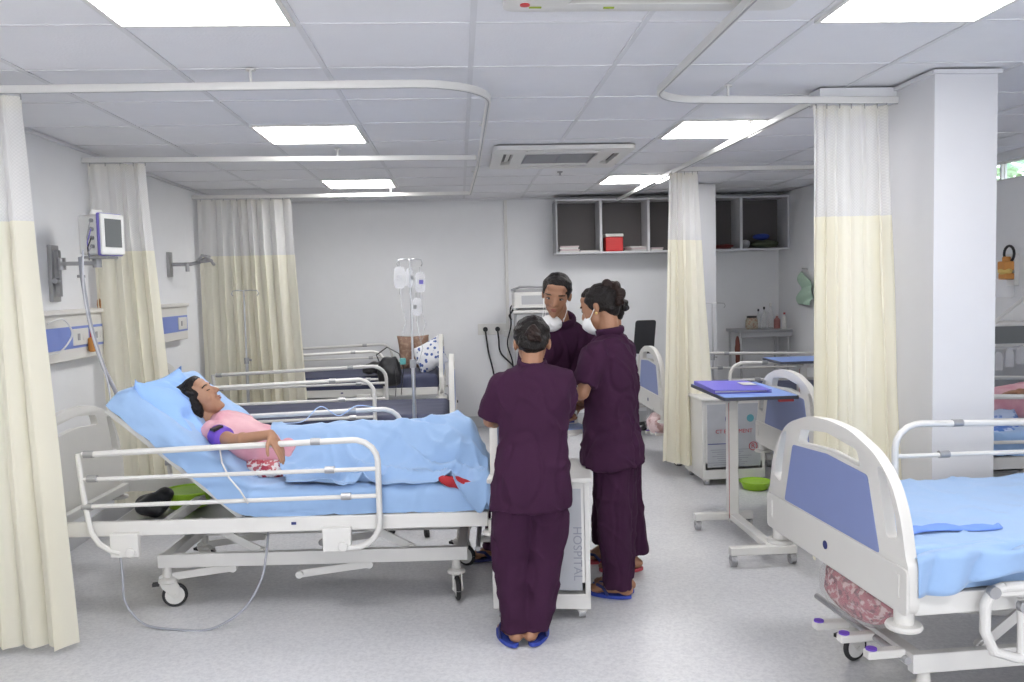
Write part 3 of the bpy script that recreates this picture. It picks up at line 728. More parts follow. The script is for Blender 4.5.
def person(label, o, sp):
    """body: one continuous skin surface; hair, face details and clothing are children"""
    s = sp.get('s', .92); mb = MB(); hc = V(sp['head']); HR = sp['HR']; hs = sp.get('hs', s)
    head_mb(mb, hc, HR, hs)
    nb = V(sp['neck']); mb.cone(hc+HR@V((0, -.025, -.05))*hs, nb, .050*s, .055*s); mb.cone(nb, V(sp['chest']), .055*s, .10*s)
    ch, pe = V(sp['chest']), V(sp['pelvis'])
    rt = V(sp['right']).normalized(); upv = (ch-pe).normalized(); fw = upv.cross(rt).normalized(); B = Matrix((rt, fw, upv)).transposed()
    mb.ell(ch, (.135*s, .092*s, .13*s), B); mb.ell(ch.lerp(pe, .5), (.11*s, .080*s, .14*s), B); mb.ell(pe, (.15*s, .10*s, .11*s), B)
    for a in sp['arms']:
        sh, el, wr = V(a['sh']), V(a['el']), V(a['wr'])
        mb.cone(nb.lerp(ch, .5), sh, .05*s, .046*s); mb.cone(sh, el, .044*s, .034*s); mb.cone(el, wr, .034*s, .023*s); mb.ell(el.lerp(wr, .25), .036*s)
        hand(mb, wr, a['hd'], a['hn'], thumb=a.get('th', 1), s=s, L=.172*s, curl=a.get('curl', (.3, .35, .4, .5)))
    for l in sp['legs']:
        hp, kn, an = V(l['hp']), V(l['kn']), V(l['an'])
        mb.cone(hp, kn, .062*s, .048*s); mb.cone(kn, an, .048*s, .031*s); mb.ell(kn.lerp(an, .3), .052*s)
        if l.get('fd'): foot(mb, an, l['fd'], s=s)
    body = mb.build('person', sp.get('skin', SKIN), None, smooth=0, o=o)
    remesh(body, sp.get('vox', .0055), 3, .5)
    tag(body, label, 'person', sp.get('group'))
    P = lambda p: hc+HR@(V(p)*hs)
    def child(m, name, mt, **k):
        # children are built in world coordinates relative to the person's base
        k.setdefault('smooth', 0); return m.build(name, mt, body, o=o, **k)
    # hair
    h = MB(); h.ell(P((0, -.022, .034)), tuple(q*hs for q in (.0805, .0925, .0835)), HR)
    h.ell(P((0, .018, .082)), tuple(q*hs for q in (.056, .050, .034)), HR)
    for q in (-1, 1): h.ell(P((q*.060, -.004, .040)), tuple(x*hs for x in (.019, .040, .045)), HR)
    h.ell(P((0, -.062, -.018)), tuple(q*hs for q in (.062, .042, .055)), HR)
    for p, r in sp.get('hair', []): h.ell(P(p), tuple(q*hs for q in r), HR)
    hair = child(h, 'hair', HAIR); remesh(hair, .005, 2, .5, lambda c, n: .0022*nz(c, 45)+.0015*math.sin(c.z*160+8*nz(c, 8)))
    b_ = MB()
    for p, r in sp.get('bun', []): b_.ell(P(p), tuple(q*hs for q in r), HR)
    if sp.get('bun'):
        bb = child(b_, 'hair_bun', HAIRB if sp.get('bunb') else HAIR); remesh(bb, .005, 2, .5, lambda c, n: .010*nz(c, 32)+.004*math.sin(60*c.x+90*c.z+9*nz(c, 12)))
    # face
    for q in (-1, 1):
        if sp.get('closed'):
            child(MB().tube([P((q*(.030+.014*t), .0830-.004*t*t-.002*t*q, .008-.003*(1-t*t))) for t in (-1, -.5, 0, .5, 1)], .0022*hs, n=6), 'eyelash', HAIR)
        else:
            e = child(MB().ell(P((q*.030, .0770, .0105)), tuple(x*hs for x in (.0125, .0068, .0040)), HR), 'eye', EYEW)
            MB().ell(P((q*.030, .0832, .0105)), tuple(x*hs for x in (.0058, .0030, .0042)), HR).build('iris', BLACK, e, smooth=0, o=o)
            child(MB().tube([P((q*(.030+.015*t), .0825-.005*t*t, .0165-.003*t*t)) for t in (-1, -.5, 0, .5, 1)], .0018*hs, n=6), 'eyelash', HAIR)
        child(MB().tube([P((q*(.031+.020*t), .0845-.010*(t+.3)**2, .0300+.004*(1-t*t))) for t in (-1, -.5, 0, .5, 1)], .0030*hs, n=6), 'eyebrow', HAIR)
    child(MB().ell(P((0, .0905, -.0465)), tuple(x*hs for x in (.0165, .0045, .0035)), HR).ell(P((0, .0895, -.0560)), tuple(x*hs for x in (.014, .0045, .0042)), HR), 'lips', LIP)
    return body, child, P
EYEW = mat('eye_white', (.42, .38, .36), .4)
def folds(center, k=11., amp=.006, zlo=.5, zhi=1.2, seed=0.):
    cx, cy = center
    def f(c, n):
        a = math.atan2(c.y-cy, c.x-cx); low = 1-sstep(zlo, zhi, c.z)
        return .85*amp*(low*math.sin(a*k+3*nz(c, 3, seed)) + 1.6*nz((c.x, c.y, c.z*.6), 8, seed)+1.3*max(0, 1-abs(nz((c.x, c.y, c.z*.8+.35*c.x), 8, seed+4))*5)**1.4-1.2*max(0, 1-abs(nz((c.x*1.3, c.y, c.z*.7-.4*c.x), 7, seed+14))*6)**1.4+.5*nz(c, 22, seed))
    return f
def tunic(child, rings, sleeves, mt=None, collar=None, fold=None, vox=.007, name='tunic'):
    mb = MB(); mb.loft(rings, n=36)
    for sl in sleeves:
        for (a, ra), (b_, rb) in zip(sl[:-1], sl[1:]):
            mb.ell(a, ra*.98, nu=18, nv=10); mb.cyl(a, b_, ra, rb, 22)
    ob = child(mb, name, mt or MAROON); remesh(ob, vox, 5, .5, fold)
    if collar: child(collar, 'collar', mt or MAROON, solid=.004)
    return ob
def trousers(child, legs, hips, mt=None, fold=None):
    mb = MB(); mb.loft(hips, n=30)
    for lg in legs: mb.loft(lg, n=24)
    ob = child(mb, 'trousers', mt or MAROON); remesh(ob, .007, 5, .5, fold); return ob
def ringset(pts, R, F, e=2.3): return [(c, R, F, hw, hd, e) for c, hw, hd in pts]
def slipper(child, an, d, mt, strap, L=.225, w=.04):
    an = V(an); d = V((d[0], d[1], 0)).normalized(); a = d.cross(V((0, 0, 1)))
    out = []
    for i in range(28):
        t = 2*PI*i/28; x = math.cos(t)*L/2; y = math.sin(t)*w*(1+.18*math.cos(t))
        out.append((x, y))
    cc = V((an.x, an.y, 0))+d*.052
    so = child(MB().prism(out, .001, .017, lambda x, y, z: cc+d*x+a*y+V((0, 0, z+.006*(abs(x)/(L/2))**3))), 'slipper', mt, smooth=40)
    for q in (-1, 1):
        MBx = MB().tube([cc+d*.065+V((0, 0, .024)), cc+d*.045+a*q*.020+V((0, 0, .055)), cc+d*.010+a*q*.036+V((0, 0, .052)), cc-d*.02+a*q*.040+V((0, 0, .018))], .006, n=8, flat=1.5)
        MBx.build('strap', strap, so, smooth=0, o=child.o)
    return so
SLB = mat('blue_slipper', (.03, .06, .36), .6); SLD = mat('navy_slipper', (.02, .025, .12), .6); SLR = mat('red_slipper', (.42, .06, .08), .6)
EAR = mat('gold_earring', (.8, .6, .25), .3, .8)

def mk(label, o, sp):
    b_, ch, P = person(label, o, sp)
    def child(m, name, mt, **k): return ch(m, name, mt, **k)
    child.o = V(o); return b_, child, P
def look(fwd, up=(0, 0, 1)):
    f = V(fwd).normalized(); u = V(up); u = (u-f*u.dot(f)).normalized(); r = f.cross(u); return Matrix((r, f, u)).transposed()
X, Y, Z = V((1, 0, 0)), V((0, 1, 0)), V((0, 0, 1))

# nurse with her back to us
o = (.26, 3.62, 0)
HR = look((.05, 1, -.55))
sp = dict(s=.90, hs=1.0, head=(.308, 3.705, 1.268), HR=HR, neck=(.300, 3.655, 1.165), chest=(.305, 3.64, 1.03), pelvis=(.285, 3.60, .70), right=(1, 0, 0),
    arms=[dict(sh=(.165, 3.65, 1.105), el=(.118, 3.73, .935), wr=(.20, 3.92, .90), hd=(.5, 1, .05), hn=(0, 0, -1), th=-1),
          dict(sh=(.435, 3.65, 1.105), el=(.435, 3.79, .97), wr=(.42, 3.96, .90), hd=(-.4, 1, -.1), hn=(0, 0, -1), th=1)],
    legs=[dict(hp=(.225, 3.61, .66), kn=(.195, 3.63, .36), an=(.190, 3.59, .075), fd=(-.25, 1)), dict(hp=(.345, 3.61, .66), kn=(.325, 3.63, .36), an=(.272, 3.59, .075), fd=(.30, 1))],
    hair=[], bun=[((0, -.104, -.004), (.040, .034, .034)), ((.01, -.112, -.020), (.030, .028, .026))], bunb=True)
b1, ch, P = mk('nurse seen from behind, plum uniform, low hair bun and bright blue slippers', o, sp)
R_, F_ = X, Y
tunic(ch, ringset([((.304, 3.655, 1.185), .052, .052), ((.304, 3.65, 1.160), .115, .070), ((.305, 3.645, 1.125), .158, .085), ((.305, 3.64, 1.06), .162, .100), ((.303, 3.635, .96), .150, .108), ((.298, 3.625, .86), .145, .105), ((.290, 3.615, .76), .160, .115), ((.283, 3.61, .66), .176, .125), ((.279, 3.61, .575), .182, .130)], R_, F_),
      [[((.175, 3.65, 1.100), .062), ((.145, 3.655, 1.02), .060), ((.118, 3.66, .955), .058)], [((.428, 3.65, 1.100), .060), ((.440, 3.69, 1.02), .057), ((.438, 3.73, .975), .056)]],
      fold=folds((.29, 3.62), 9, .007, .55, 1.1, 1),
      collar=MB().tube([(.304+.052*math.cos(t), 3.658+.052*math.sin(t), 1.185+.012*math.sin(t)) for t in [2*PI*k/20 for k in range(21)]], .012, n=8, flat=1.6, cap=False))
def leg(pts): return [(c, X, Y, hw, hd, 2.2) for c, hw, hd in pts]
trousers(ch, [leg([((.212, 3.61, .66), .090, .105), ((.200, 3.62, .50), .092, .098), ((.190, 3.635, .36), .083, .088), ((.196, 3.62, .20), .068, .078), ((.202, 3.60, .085), .062, .072), ((.204, 3.597, .058), .060, .072)]),
              leg([((.350, 3.61, .66), .090, .105), ((.345, 3.62, .50), .092, .098), ((.335, 3.635, .36), .086, .088), ((.312, 3.62, .20), .074, .078), ((.292, 3.60, .085), .066, .072), ((.285, 3.597, .058), .063, .072)])],
         ringset([((.282, 3.61, .76), .14, .10), ((.282, 3.61, .66), .165, .115), ((.282, 3.61, .60), .165, .11)], X, Y), fold=folds((.27, 3.62), 14, .005, 0, .7, 3))
slipper(ch, (.180, 3.575, 0), (-.22, 1), SLB, SLD); slipper(ch, (.283, 3.575, 0), (.32, 1), SLB, SLD)

# nurse facing us with the mask pulled down
o = (.40, 4.58, 0)
HR = look((-.26, -1, -.42), (.14, 0, 1))
sp = dict(s=.93, hs=.95, skin=SKIN, head=(.492, 4.36, 1.468), HR=HR, neck=(.515, 4.44, 1.33), chest=(.50, 4.47, 1.18), pelvis=(.40, 4.60, .82), right=(-1, -.25, 0),
    arms=[dict(sh=(.36, 4.42, 1.25), el=(.33, 4.38, 1.00), wr=(.45, 4.27, .86), hd=(.6, -.5, -.1), hn=(0, 0, 1), th=1, curl=(.2, .2, .25, .3)),
          dict(sh=(.655, 4.50, 1.25), el=(.68, 4.48, 1.0), wr=(.56, 4.33, .86), hd=(-.6, -.5, -.1), hn=(0, 0, 1), th=-1, curl=(.2, .2, .25, .3))],
    legs=[dict(hp=(.32, 4.62, .78), kn=(.22, 4.66, .42), an=(.16, 4.74, .08), fd=(-1, -.25)), dict(hp=(.46, 4.62, .78), kn=(.44, 4.66, .42), an=(.42, 4.72, .08), fd=(-.4, -1))],
    hair=[((0, -.05, .03), (.07, .07, .07))], bun=[((0, -.12, .0), (.04, .035, .04))])
b2, ch, P = mk('nurse facing us with a white mask pulled down under her chin', o, sp)
R2, F2 = V((-1, -.25, 0)).normalized(), V((.25, -1, 0)).normalized()
tunic(ch, ringset([((.525, 4.445, 1.335), .055, .050), ((.523, 4.45, 1.305), .105, .070), ((.520, 4.455, 1.27), .160, .085), ((.508, 4.465, 1.19), .168, .10), ((.48, 4.50, 1.06), .155, .105), ((.44, 4.55, .92), .155, .11), ((.40, 4.59, .80), .175, .125), ((.375, 4.61, .66), .19, .135)], R2, F2),
      [[((.375, 4.425, 1.24), .066), ((.35, 4.40, 1.13), .063), ((.338, 4.385, 1.06), .062)], [((.650, 4.495, 1.24), .066), ((.668, 4.49, 1.13), .063), ((.675, 4.48, 1.06), .062)]], fold=folds((.45, 4.5), 8, .006, .6, 1.2, 5),
      collar=MB().tube([(.527+.060*math.cos(t), 4.44+.052*math.sin(t)-.012*(math.sin(t) < 0), 1.338+.030*math.sin(t)) for t in [2*PI*k/24 for k in range(25)]], .013, n=8, flat=2.0, cap=False))
trousers(ch, [leg([((.32, 4.62, .78), .095, .105), ((.23, 4.66, .42), .085, .09), ((.17, 4.73, .10), .07, .08), ((.165, 4.735, .065), .07, .08)]), leg([((.46, 4.62, .78), .095, .105), ((.44, 4.66, .42), .085, .09), ((.42, 4.72, .07), .07, .08)])],
         ringset([((.39, 4.61, .88), .14, .10), ((.39, 4.61, .76), .165, .115), ((.39, 4.62, .70), .165, .11)], X, Y), fold=folds((.35, 4.6), 14, .005, 0, .7, 6))
slipper(ch, (.155, 4.735, 0), (-1, -.2), SLD, SLD); slipper(ch, (.42, 4.71, 0), (-.4, -1), SLD, SLD)
def mask(ch, P, R, c, r, straps=None, rot=None):
    mb = MB(); Q = R@(rot or Matrix.Identity(3)); cc = P(c); vs = []; n = 24; m = 8
    for j in range(m+1):
        for i in range(n):
            t = 2*PI*i/n; q = j/m; rad = math.cos(q*PI/2)**.8
            vs.append(cc+Q@V((math.cos(t)*r[0]*rad, r[1]*math.sin(q*PI/2)*(1+.12*math.cos(t)**2), math.sin(t)*r[2]*rad*(1-.15*abs(math.cos(t))))))
    mb.add(vs, [(j*n+i, j*n+(i+1) % n, (j+1)*n+(i+1) % n, (j+1)*n+i) for j in range(m) for i in range(n)])
    ob = ch(mb, 'face_mask', MASK, solid=.002)
    for st in straps or []: MB().tube([P(p) for p in st], .0022, n=6).build('strap', MASK, ob, smooth=0, o=ch.o)
mask(ch, P, HR, (.012, .040, -.150), (.058, .056, .046), [[(-.050, .045, -.145), (-.063, .015, -.085), (-.072, -.02, -.01)], [(.060, .045, -.145), (.063, .015, -.085), (.072, -.02, -.01)], [(-.05, .03, -.13), (-.055, -.05, -.11)], [(.05, .03, -.13), (.055, -.05, -.11)]], Matrix.Rotation(.25, 3, 'X'))

# nurse on the right of the group
o = (.70, 4.08, 0)
HR = look((-.84, .50, -.42), (0, .1, 1))
D3 = V((-.80, .60, 0)); R3 = V((.60, .80, 0))
sp = dict(s=.93, hs=.95, head=(.668, 4.10, 1.405), HR=HR, neck=(.712, 4.07, 1.275), chest=(.715, 4.07, 1.12), pelvis=(.725, 4.08, .78), right=R3,
    arms=[dict(sh=(.62, 3.965, 1.20), el=(.555, 3.925, 1.02), wr=(.535, 4.10, .985), hd=(-.10, .45, -.80), hn=(-1, 0, .1), th=1, curl=(.5, .55, .6, .7)),
          dict(sh=(.80, 4.19, 1.20), el=(.76, 4.26, .99), wr=(.62, 4.30, .93), hd=(-.9, .1, 0), hn=(0, 0, -1), th=-1)],
    legs=[dict(hp=(.70, 4.02, .74), kn=(.695, 4.02, .40), an=(.735, 4.055, .075), fd=(-.85, .52)), dict(hp=(.76, 4.13, .74), kn=(.755, 4.14, .40), an=(.765, 4.13, .075), fd=(-.8, .6))],
    hair=[((0, -.07, .03), (.066, .05, .062))], bun=[((0, -.080, .085), (.038, .046, .026)), ((.0, -.115, .062), (.034, .026, .034)), ((.008, -.122, .020), (.036, .026, .034)), ((-.010, -.112, -.015), (.030, .026, .028))], bunb=True)
b3, ch, P = mk('nurse in side view wearing a white mask, messy high bun, black wrist band', o, sp)
tunic(ch, ringset([((.712, 4.07, 1.29), .052, .050), ((.713, 4.07, 1.262), .105, .070), ((.714, 4.07, 1.225), .150, .088), ((.716, 4.07, 1.14), .158, .108), ((.720, 4.075, 1.02), .150, .115), ((.715, 4.08, .90), .148, .118), ((.715, 4.08, .80), .160, .130), ((.712, 4.08, .70), .166, .140), ((.710, 4.08, .655), .168, .142)], R3, D3),
      [[((.628, 3.975, 1.195), .064), ((.590, 3.945, 1.12), .063), ((.562, 3.93, 1.055), .060)], [((.795, 4.185, 1.195), .064), ((.775, 4.22, 1.11), .062), ((.768, 4.24, 1.05), .060)]], fold=folds((.715, 4.08), 8, .008, .6, 1.15, 9),
      collar=MB().tube([(.712+.056*math.cos(t), 4.07+.054*math.sin(t), 1.290+.008*math.cos(t)) for t in [2*PI*k/20 for k in range(21)]], .013, n=8, flat=1.8, cap=False))
def leg3(pts): return [(c, R3, D3, hw, hd, 2.2) for c, hw, hd in pts]
trousers(ch, [leg3([((.710, 4.04, .74), .090, .110), ((.710, 4.035, .55), .082, .092), ((.712, 4.035, .38), .076, .086), ((.720, 4.045, .20), .068, .080), ((.722, 4.05, .085), .063, .075), ((.722, 4.05, .055), .062, .074)]),
              leg3([((.755, 4.13, .74), .085, .10), ((.753, 4.14, .55), .080, .09), ((.755, 4.14, .38), .072, .08), ((.76, 4.13, .20), .060, .070), ((.762, 4.13, .07), .056, .062)])],
         ringset([((.722, 4.08, .85), .13, .105), ((.722, 4.08, .74), .160, .138), ((.722, 4.08, .66), .160, .135)], R3, D3), fold=folds((.715, 4.08), 14, .006, 0, .75, 12))
slipper(ch, (.725, 4.06, 0), (-.84, .54), SLB, SLD, L=.25); slipper(ch, (.765, 4.13, 0), (-.8, .6), SLB, SLD)
ch(MB().ell(P((-.078, -.004, -.036)), .007), 'earring', EAR); ch(MB().ell(P((.078, -.004, -.036)), .007), 'earring', EAR)
mask(ch, P, HR, (0, .045, -.062), (.058, .062, .056), [[(-.055, .055, -.05), (-.072, .0, -.01)], [(.055, .055, -.05), (.072, .0, -.01)]])
ch(MB().tube([V((.555, 3.925, 1.02)).lerp(V((.535, 4.10, .985)), t) for t in (.45, .6, .75, .92)], .030, rr=[.034, .032, .030, .028], n=16), 'wrist_band', mat('black_band', (.02, .012, .025), .8))

# nurse hidden behind her
o = (.80, 4.50, 0)
HR = look((-1, .15, -.3))
sp = dict(s=.90, hs=.88, head=(.772, 4.52, 1.370), HR=HR, neck=(.80, 4.50, 1.25), chest=(.81, 4.50, 1.10), pelvis=(.815, 4.50, .76), right=(.1, 1, 0),
    arms=[dict(sh=(.80, 4.37, 1.17), el=(.79, 4.34, .95), wr=(.66, 4.40, .90), hd=(-1, .1, 0), hn=(0, 0, -1), th=1), dict(sh=(.81, 4.63, 1.17), el=(.80, 4.66, .95), wr=(.66, 4.60, .90), hd=(-1, -.1, 0), hn=(0, 0, -1), th=-1)],
    legs=[dict(hp=(.82, 4.44, .72), kn=(.83, 4.43, .40), an=(.86, 4.43, .075), fd=(-1, .05)), dict(hp=(.80, 4.57, .72), kn=(.79, 4.58, .40), an=(.75, 4.60, .075), fd=(-1, .0))],
    bun=[((0, -.11, .0), (.035, .03, .035))])
b4, ch, P = mk('nurse almost hidden behind the masked one, only dark trousers and red slippers show', o, sp)
R4, F4 = Y, V((-1, 0, 0))
tunic(ch, ringset([((.805, 4.50, 1.262), .050, .048), ((.807, 4.50, 1.235), .105, .068), ((.808, 4.50, 1.195), .150, .082), ((.81, 4.50, 1.10), .155, .095), ((.812, 4.50, .95), .145, .100), ((.815, 4.50, .80), .155, .112), ((.815, 4.50, .64), .165, .122)], R4, F4),
      [[((.80, 4.375, 1.16), .060), ((.795, 4.355, 1.0), .056)], [((.81, 4.625, 1.16), .060), ((.805, 4.645, 1.0), .056)]], fold=folds((.81, 4.5), 8, .006, .6, 1.1, 15))
def leg4(pts): return [(c, R4, F4, hw, hd, 2.2) for c, hw, hd in pts]
trousers(ch, [leg4([((.82, 4.44, .72), .085, .10), ((.835, 4.43, .40), .078, .095), ((.865, 4.43, .18), .066, .088), ((.872, 4.43, .10), .062, .085)]), leg4([((.80, 4.57, .72), .085, .10), ((.79, 4.58, .40), .078, .092), ((.765, 4.60, .18), .064, .082), ((.76, 4.60, .11), .060, .08)])],
         ringset([((.81, 4.50, .80), .14, .10), ((.81, 4.50, .70), .15, .11)], R4, F4), fold=folds((.81, 4.5), 14, .005, 0, .7, 16))
slipper(ch, (.865, 4.43, 0), (-1, .05), SLR, SLR, L=.235); slipper(ch, (.755, 4.60, 0), (-1, 0), SLR, SLD, L=.235)

# ---------------------------------------------------------------- woman in bed
PINK = spots('pink_cotton', (.62, .29, .35), [(.72, .43, .47)], 7, .5, soft=.12, tex='NOISE')
REDP = spots('red_white_print', (.72, .66, .66), [(.36, .03, .06), (.50, .12, .14)], 34, .48, soft=.02, tex='NOISE')
o = (-1.10, 4.40, .66)
hd = V((-1, 0, .95)).normalized()          # direction of the crown
fc = V((.80, -.16, .86)).normalized()         # direction she faces
HR = look((.78, -.06, .60), (-.62, .0, .80))
sp = dict(s=.93, hs=1.02, skin=SKIN2, closed=True, head=(-1.320, 4.40, .985), HR=HR, neck=(-1.275, 4.40, .872), chest=(-1.14, 4.40, .79), pelvis=(-.82, 4.40, .685), right=(0, -1, 0),
    arms=[dict(sh=(-1.215, 4.235, .842), el=(-1.075, 4.085, .825), wr=(-.875, 3.955, .872), hd=(.38, -.05, -.66), hn=(-.6, .35, -.5), th=-1, curl=(.12, .18, .22, .3)),
          dict(sh=(-1.215, 4.565, .842), el=(-1.00, 4.64, .76), wr=(-.82, 4.54, .78), hd=(1, -.5, 0), hn=(0, 0, -1), th=1)],
    legs=[dict(hp=(-.80, 4.33, .68), kn=(-.42, 4.33, .690), an=(-.06, 4.35, .665)), dict(hp=(-.80, 4.48, .68), kn=(-.42, 4.48, .690), an=(-.06, 4.47, .665))],
    hair=[((0, -.05, .01), (.084, .080, .095)), ((0, -.085, .02), (.078, .068, .088)), ((0, -.04, .06), (.07, .08, .06)), ((-.01, -.065, -.07), (.065, .045, .075)), ((-.060, -.030, -.005), (.026, .050, .078)), ((.060, -.030, -.005), (.026, .050, .078)), ((0, .035, .088), (.05, .035, .028))], vox=.0045)
bp, ch, P = mk('woman in a pink top lying in bed with eyes closed, arm over the side rail', o, sp)
tunic(ch, ringset([((-1.270, 4.40, .872), .055, .052), ((-1.245, 4.40, .862), .110, .070), ((-1.215, 4.40, .845), .155, .085), ((-1.14, 4.40, .795), .168, .105), ((-1.03, 4.40, .745), .155, .105), ((-.93, 4.40, .705), .155, .100), ((-.85, 4.40, .69), .165, .105)], V((0, -1, 0)), V((.35, 0, .93)).normalized()),
      [[((-1.215, 4.245, .840), .066), ((-1.17, 4.185, .832), .060)], [((-1.215, 4.56, .84), .064), ((-1.13, 4.60, .80), .060)]], mt=PINK, vox=.006,
      fold=lambda c, n: .010*nz(c, 11, 3)+.006*math.sin(38*c.x+22*c.z+8*nz(c, 6))*.6)
sk = MB().loft(ringset([((-1.09, 4.40, .650), .150, .045), ((-1.04, 4.40, .650), .195, .060), ((-.90, 4.40, .648), .205, .070), ((-.80, 4.40, .648), .19, .070), ((-.72, 4.40, .65), .14, .05)], V((0, -1, 0)), V((.1, 0, 1)).normalized()), n=32)
remesh(ch(sk, 'skirt', REDP), .007, 4, .5, lambda c, n: .012*nz(c, 12, 7)+.005*math.sin(50*c.x+8*nz(c, 6)))
cf = [V((-1.215, 4.235, .842)).lerp(V((-1.085, 4.085, .825)), t) for t in (.28, .34, .62, .68)]
cuff = ch(MB().tube(cf, .05, rr=[.052, .055, .053, .048], n=22), 'pressure_cuff', CUFF)
MB().box(cf[1].lerp(cf[2], .5)+V((-.012, -.030, .046)), (.05, .04, .012), look((.6, -.7, 0), (0, -.4, 1))).build('cuff_label', BLACK, cuff, o=ch.o)
tag_o = MB().tube([(-1.14, 4.08, .80), (-1.11, 4.0, .74), (-1.07, 3.955, .68), (-1.02, 3.945, .62), (-.985, 3.94, .56)], .004, n=8).build('air_tube', WHITE, cuff, smooth=0, o=ch.o)

# blanket over her legs
def blanket_z(x, y):
    """height of the cloth over legs and feet"""
    c = 4.44; d = abs(y-c)
    core = math.exp(-(d/.205)**3.0)
    h = .205+.015*math.exp(-((x+.40)/.16)**2)+.032*math.exp(-((x+.045)/.085)**2)
    h *= sstep(.135, .035, x)*.9+.1
    hip = .015*sstep(-.7, -1.0, x)
    z = .618+(h+hip)*core
    # drawn folds fanning from the feet toward the near edge
    a = math.atan2(y-4.36, x-.02); r = math.hypot(x-.02, y-4.36)
    ring = sstep(.04, .16, r)*sstep(.60, .28, r)
    rid = (1-abs(math.sin(a*5+1.0*nz((x, y, 0), 5))))**2.0
    z += .034*ring*rid*(.5+.5*core)*(1-.6*core)
    e = sstep(4.38, 4.12, y)*sstep(-1.0, -.6, x)
    z += e*.052*(1-abs(math.sin(11*x+17*y+2.4*nz((x, y, 3), 4))))**2.2
    z -= .022*sstep(-.75, -.1, x)*core*(1-abs(math.sin(16*(x*.5+y)+2*nz((x, y, 1), 3))))**3
    z += .020*nz((x, y, 0), 4, 2)+.008*nz((x, y, 0), 12, 4)
    q = x*.9+y*.5; z += .015*max(0, 1-4*abs(nz((q*.9, (y-x*.5)*2.2, 4), 2.6)))**1.6*(1-.4*core)+.010*max(0, 1-4*abs(nz((q*2.2, y-x*.8, 7), 3.6)))**1.5
    return max(z, .612)
def bl(u, v):
    x0 = -.835-.15*sstep(.1, .6, v)+.02*nz((v*3, 0, 0), 2); x = x0+u*(.12-x0); y0 = 3.985-.035*sstep(.25, .9, u)+.055*sstep(.25, 0, u)+.012*math.sin(u*19)
    over = .16*sstep(.80, .97, u)+.02*sstep(.3, .5, u)*0
    s = v*(1.0)
    y = y0+(4.86-y0)*max(0, (v-.12)/.88)
    if v < .12:
        q = (1-v/.12); z = blanket_z(x, y0)+.004-over*q; y = y0-.025*q*(over > .01)-.01*q
    else: z = blanket_z(x, y)
    
    return V((x+.07*(1-v)*sstep(.7, 1, u)*0, y, z+.004))
tag(MB().grid(bl, 150, 96).build('blanket', SHEET, smooth=0, solid=.004, o=(-.4, 4.42, .62)), 'rumpled blue blanket over the legs of the woman in pink', 'blanket')
REDC = mat('red_cloth', (.40, .02, .03), .8, bump=.3, bscale=30)
m = MB().ell((-.02, 3.955, .612), (.105, .022, .030), rotm(-.02)@Matrix.Rotation(.28, 3, 'Y')).ell((.03, 3.948, .590), (.05, .016, .026))
o_ = m.build('red_cloth', REDC, smooth=0, o=(-.02, 3.95, .6)); remesh(o_, .006, 3, .5, lambda c, n: .008*nz(c, 25))
tag(o_, 'dark red cloth peeking out under the blanket corner at the foot of the bed', 'cloth')
# ---------------------------------------------------------------- left wall equipment
PBLUE = mat('panel_blue', (.20, .27, .62), .45); BEIGE = mat('panel_cream', (.72, .70, .66), .5); ORANGE = mat('orange_plastic', (.60, .26, .06), .5); YEL = mat('yellow_plastic', (.72, .52, .16), .5)
def bedhead(label, y0, y1, orange=False):
    t = thing('bedhead_panel', label, 'wall panel', (XL, (y0+y1)/2, 1.14), 0, 'bedhead supply panels'); h = (y1-y0)/2
    MB().box((.035, 0, .15), (.07, 2*h, .30)).box((.045, 0, .287), (.09, 2*h+.01, .028)).build('housing', BEIGE, t, bevel=.005)
    MB().box((.071, 0, .135), (.004, 2*h-.02, .13)).build('blue_strip', PBLUE, t)
    for k, yy in enumerate((-.28, .43, .68)):
        if abs(yy) > h-.1: continue
        p = MB().box((.075, yy, .135), (.008, .21, .10)).build('socket_plate', WHITE, t, bevel=.003)
        for a in (-.035, .035): MB().box((.080, yy+a, .135), (.004, .03, .04)).build('socket', GREYP if a < 0 else WHITE, p)
    if orange:
        MB().cyl((.08, -.42, .13), (.11, -.42, .13), .026).box((.10, .79 if h > .7 else .35, .14), (.05, .05, .06)).build('gas_outlet', BLACK, t)
        MB().box((.082, .555, .12), (.008, .004, .13)).build('cord', STICK, t)
    return t
bedhead('cream and blue supply panel on the left wall, orange plug, above the first bed', 4.10, 5.78, True)
bedhead('short cream and blue supply panel on the left wall between the two left curtains', 6.30, 7.45)
t = thing('plug_adapter', 'orange and yellow plug hanging on the blue wall panel beside the monitor', 'plug', (XL+.10, 5.47, 1.25))
MB().box((0, 0, -.03), (.04, .05, .09)).build('body', ORANGE, t, bevel=.012); MB().ell((.014, .01, -.045), (.018, .022, .03)).build('knob', YEL, t)
t = thing('flow_regulator', 'small orange regulator standing on the panel ledge behind the monitor cable', 'regulator', (XL+.06, 5.72, 1.441))
MB().lathe([(.018, 0), (.021, .02), (.019, .05), (.008, .07), (.008, .12)], n=16).build('body', mat('dull_orange', (.45, .20, .06), .6), t); MB().tube([(0, 0, .12), (.0, .02, .2), (0, .01, .36)], .008).build('hose', GREYP, t)
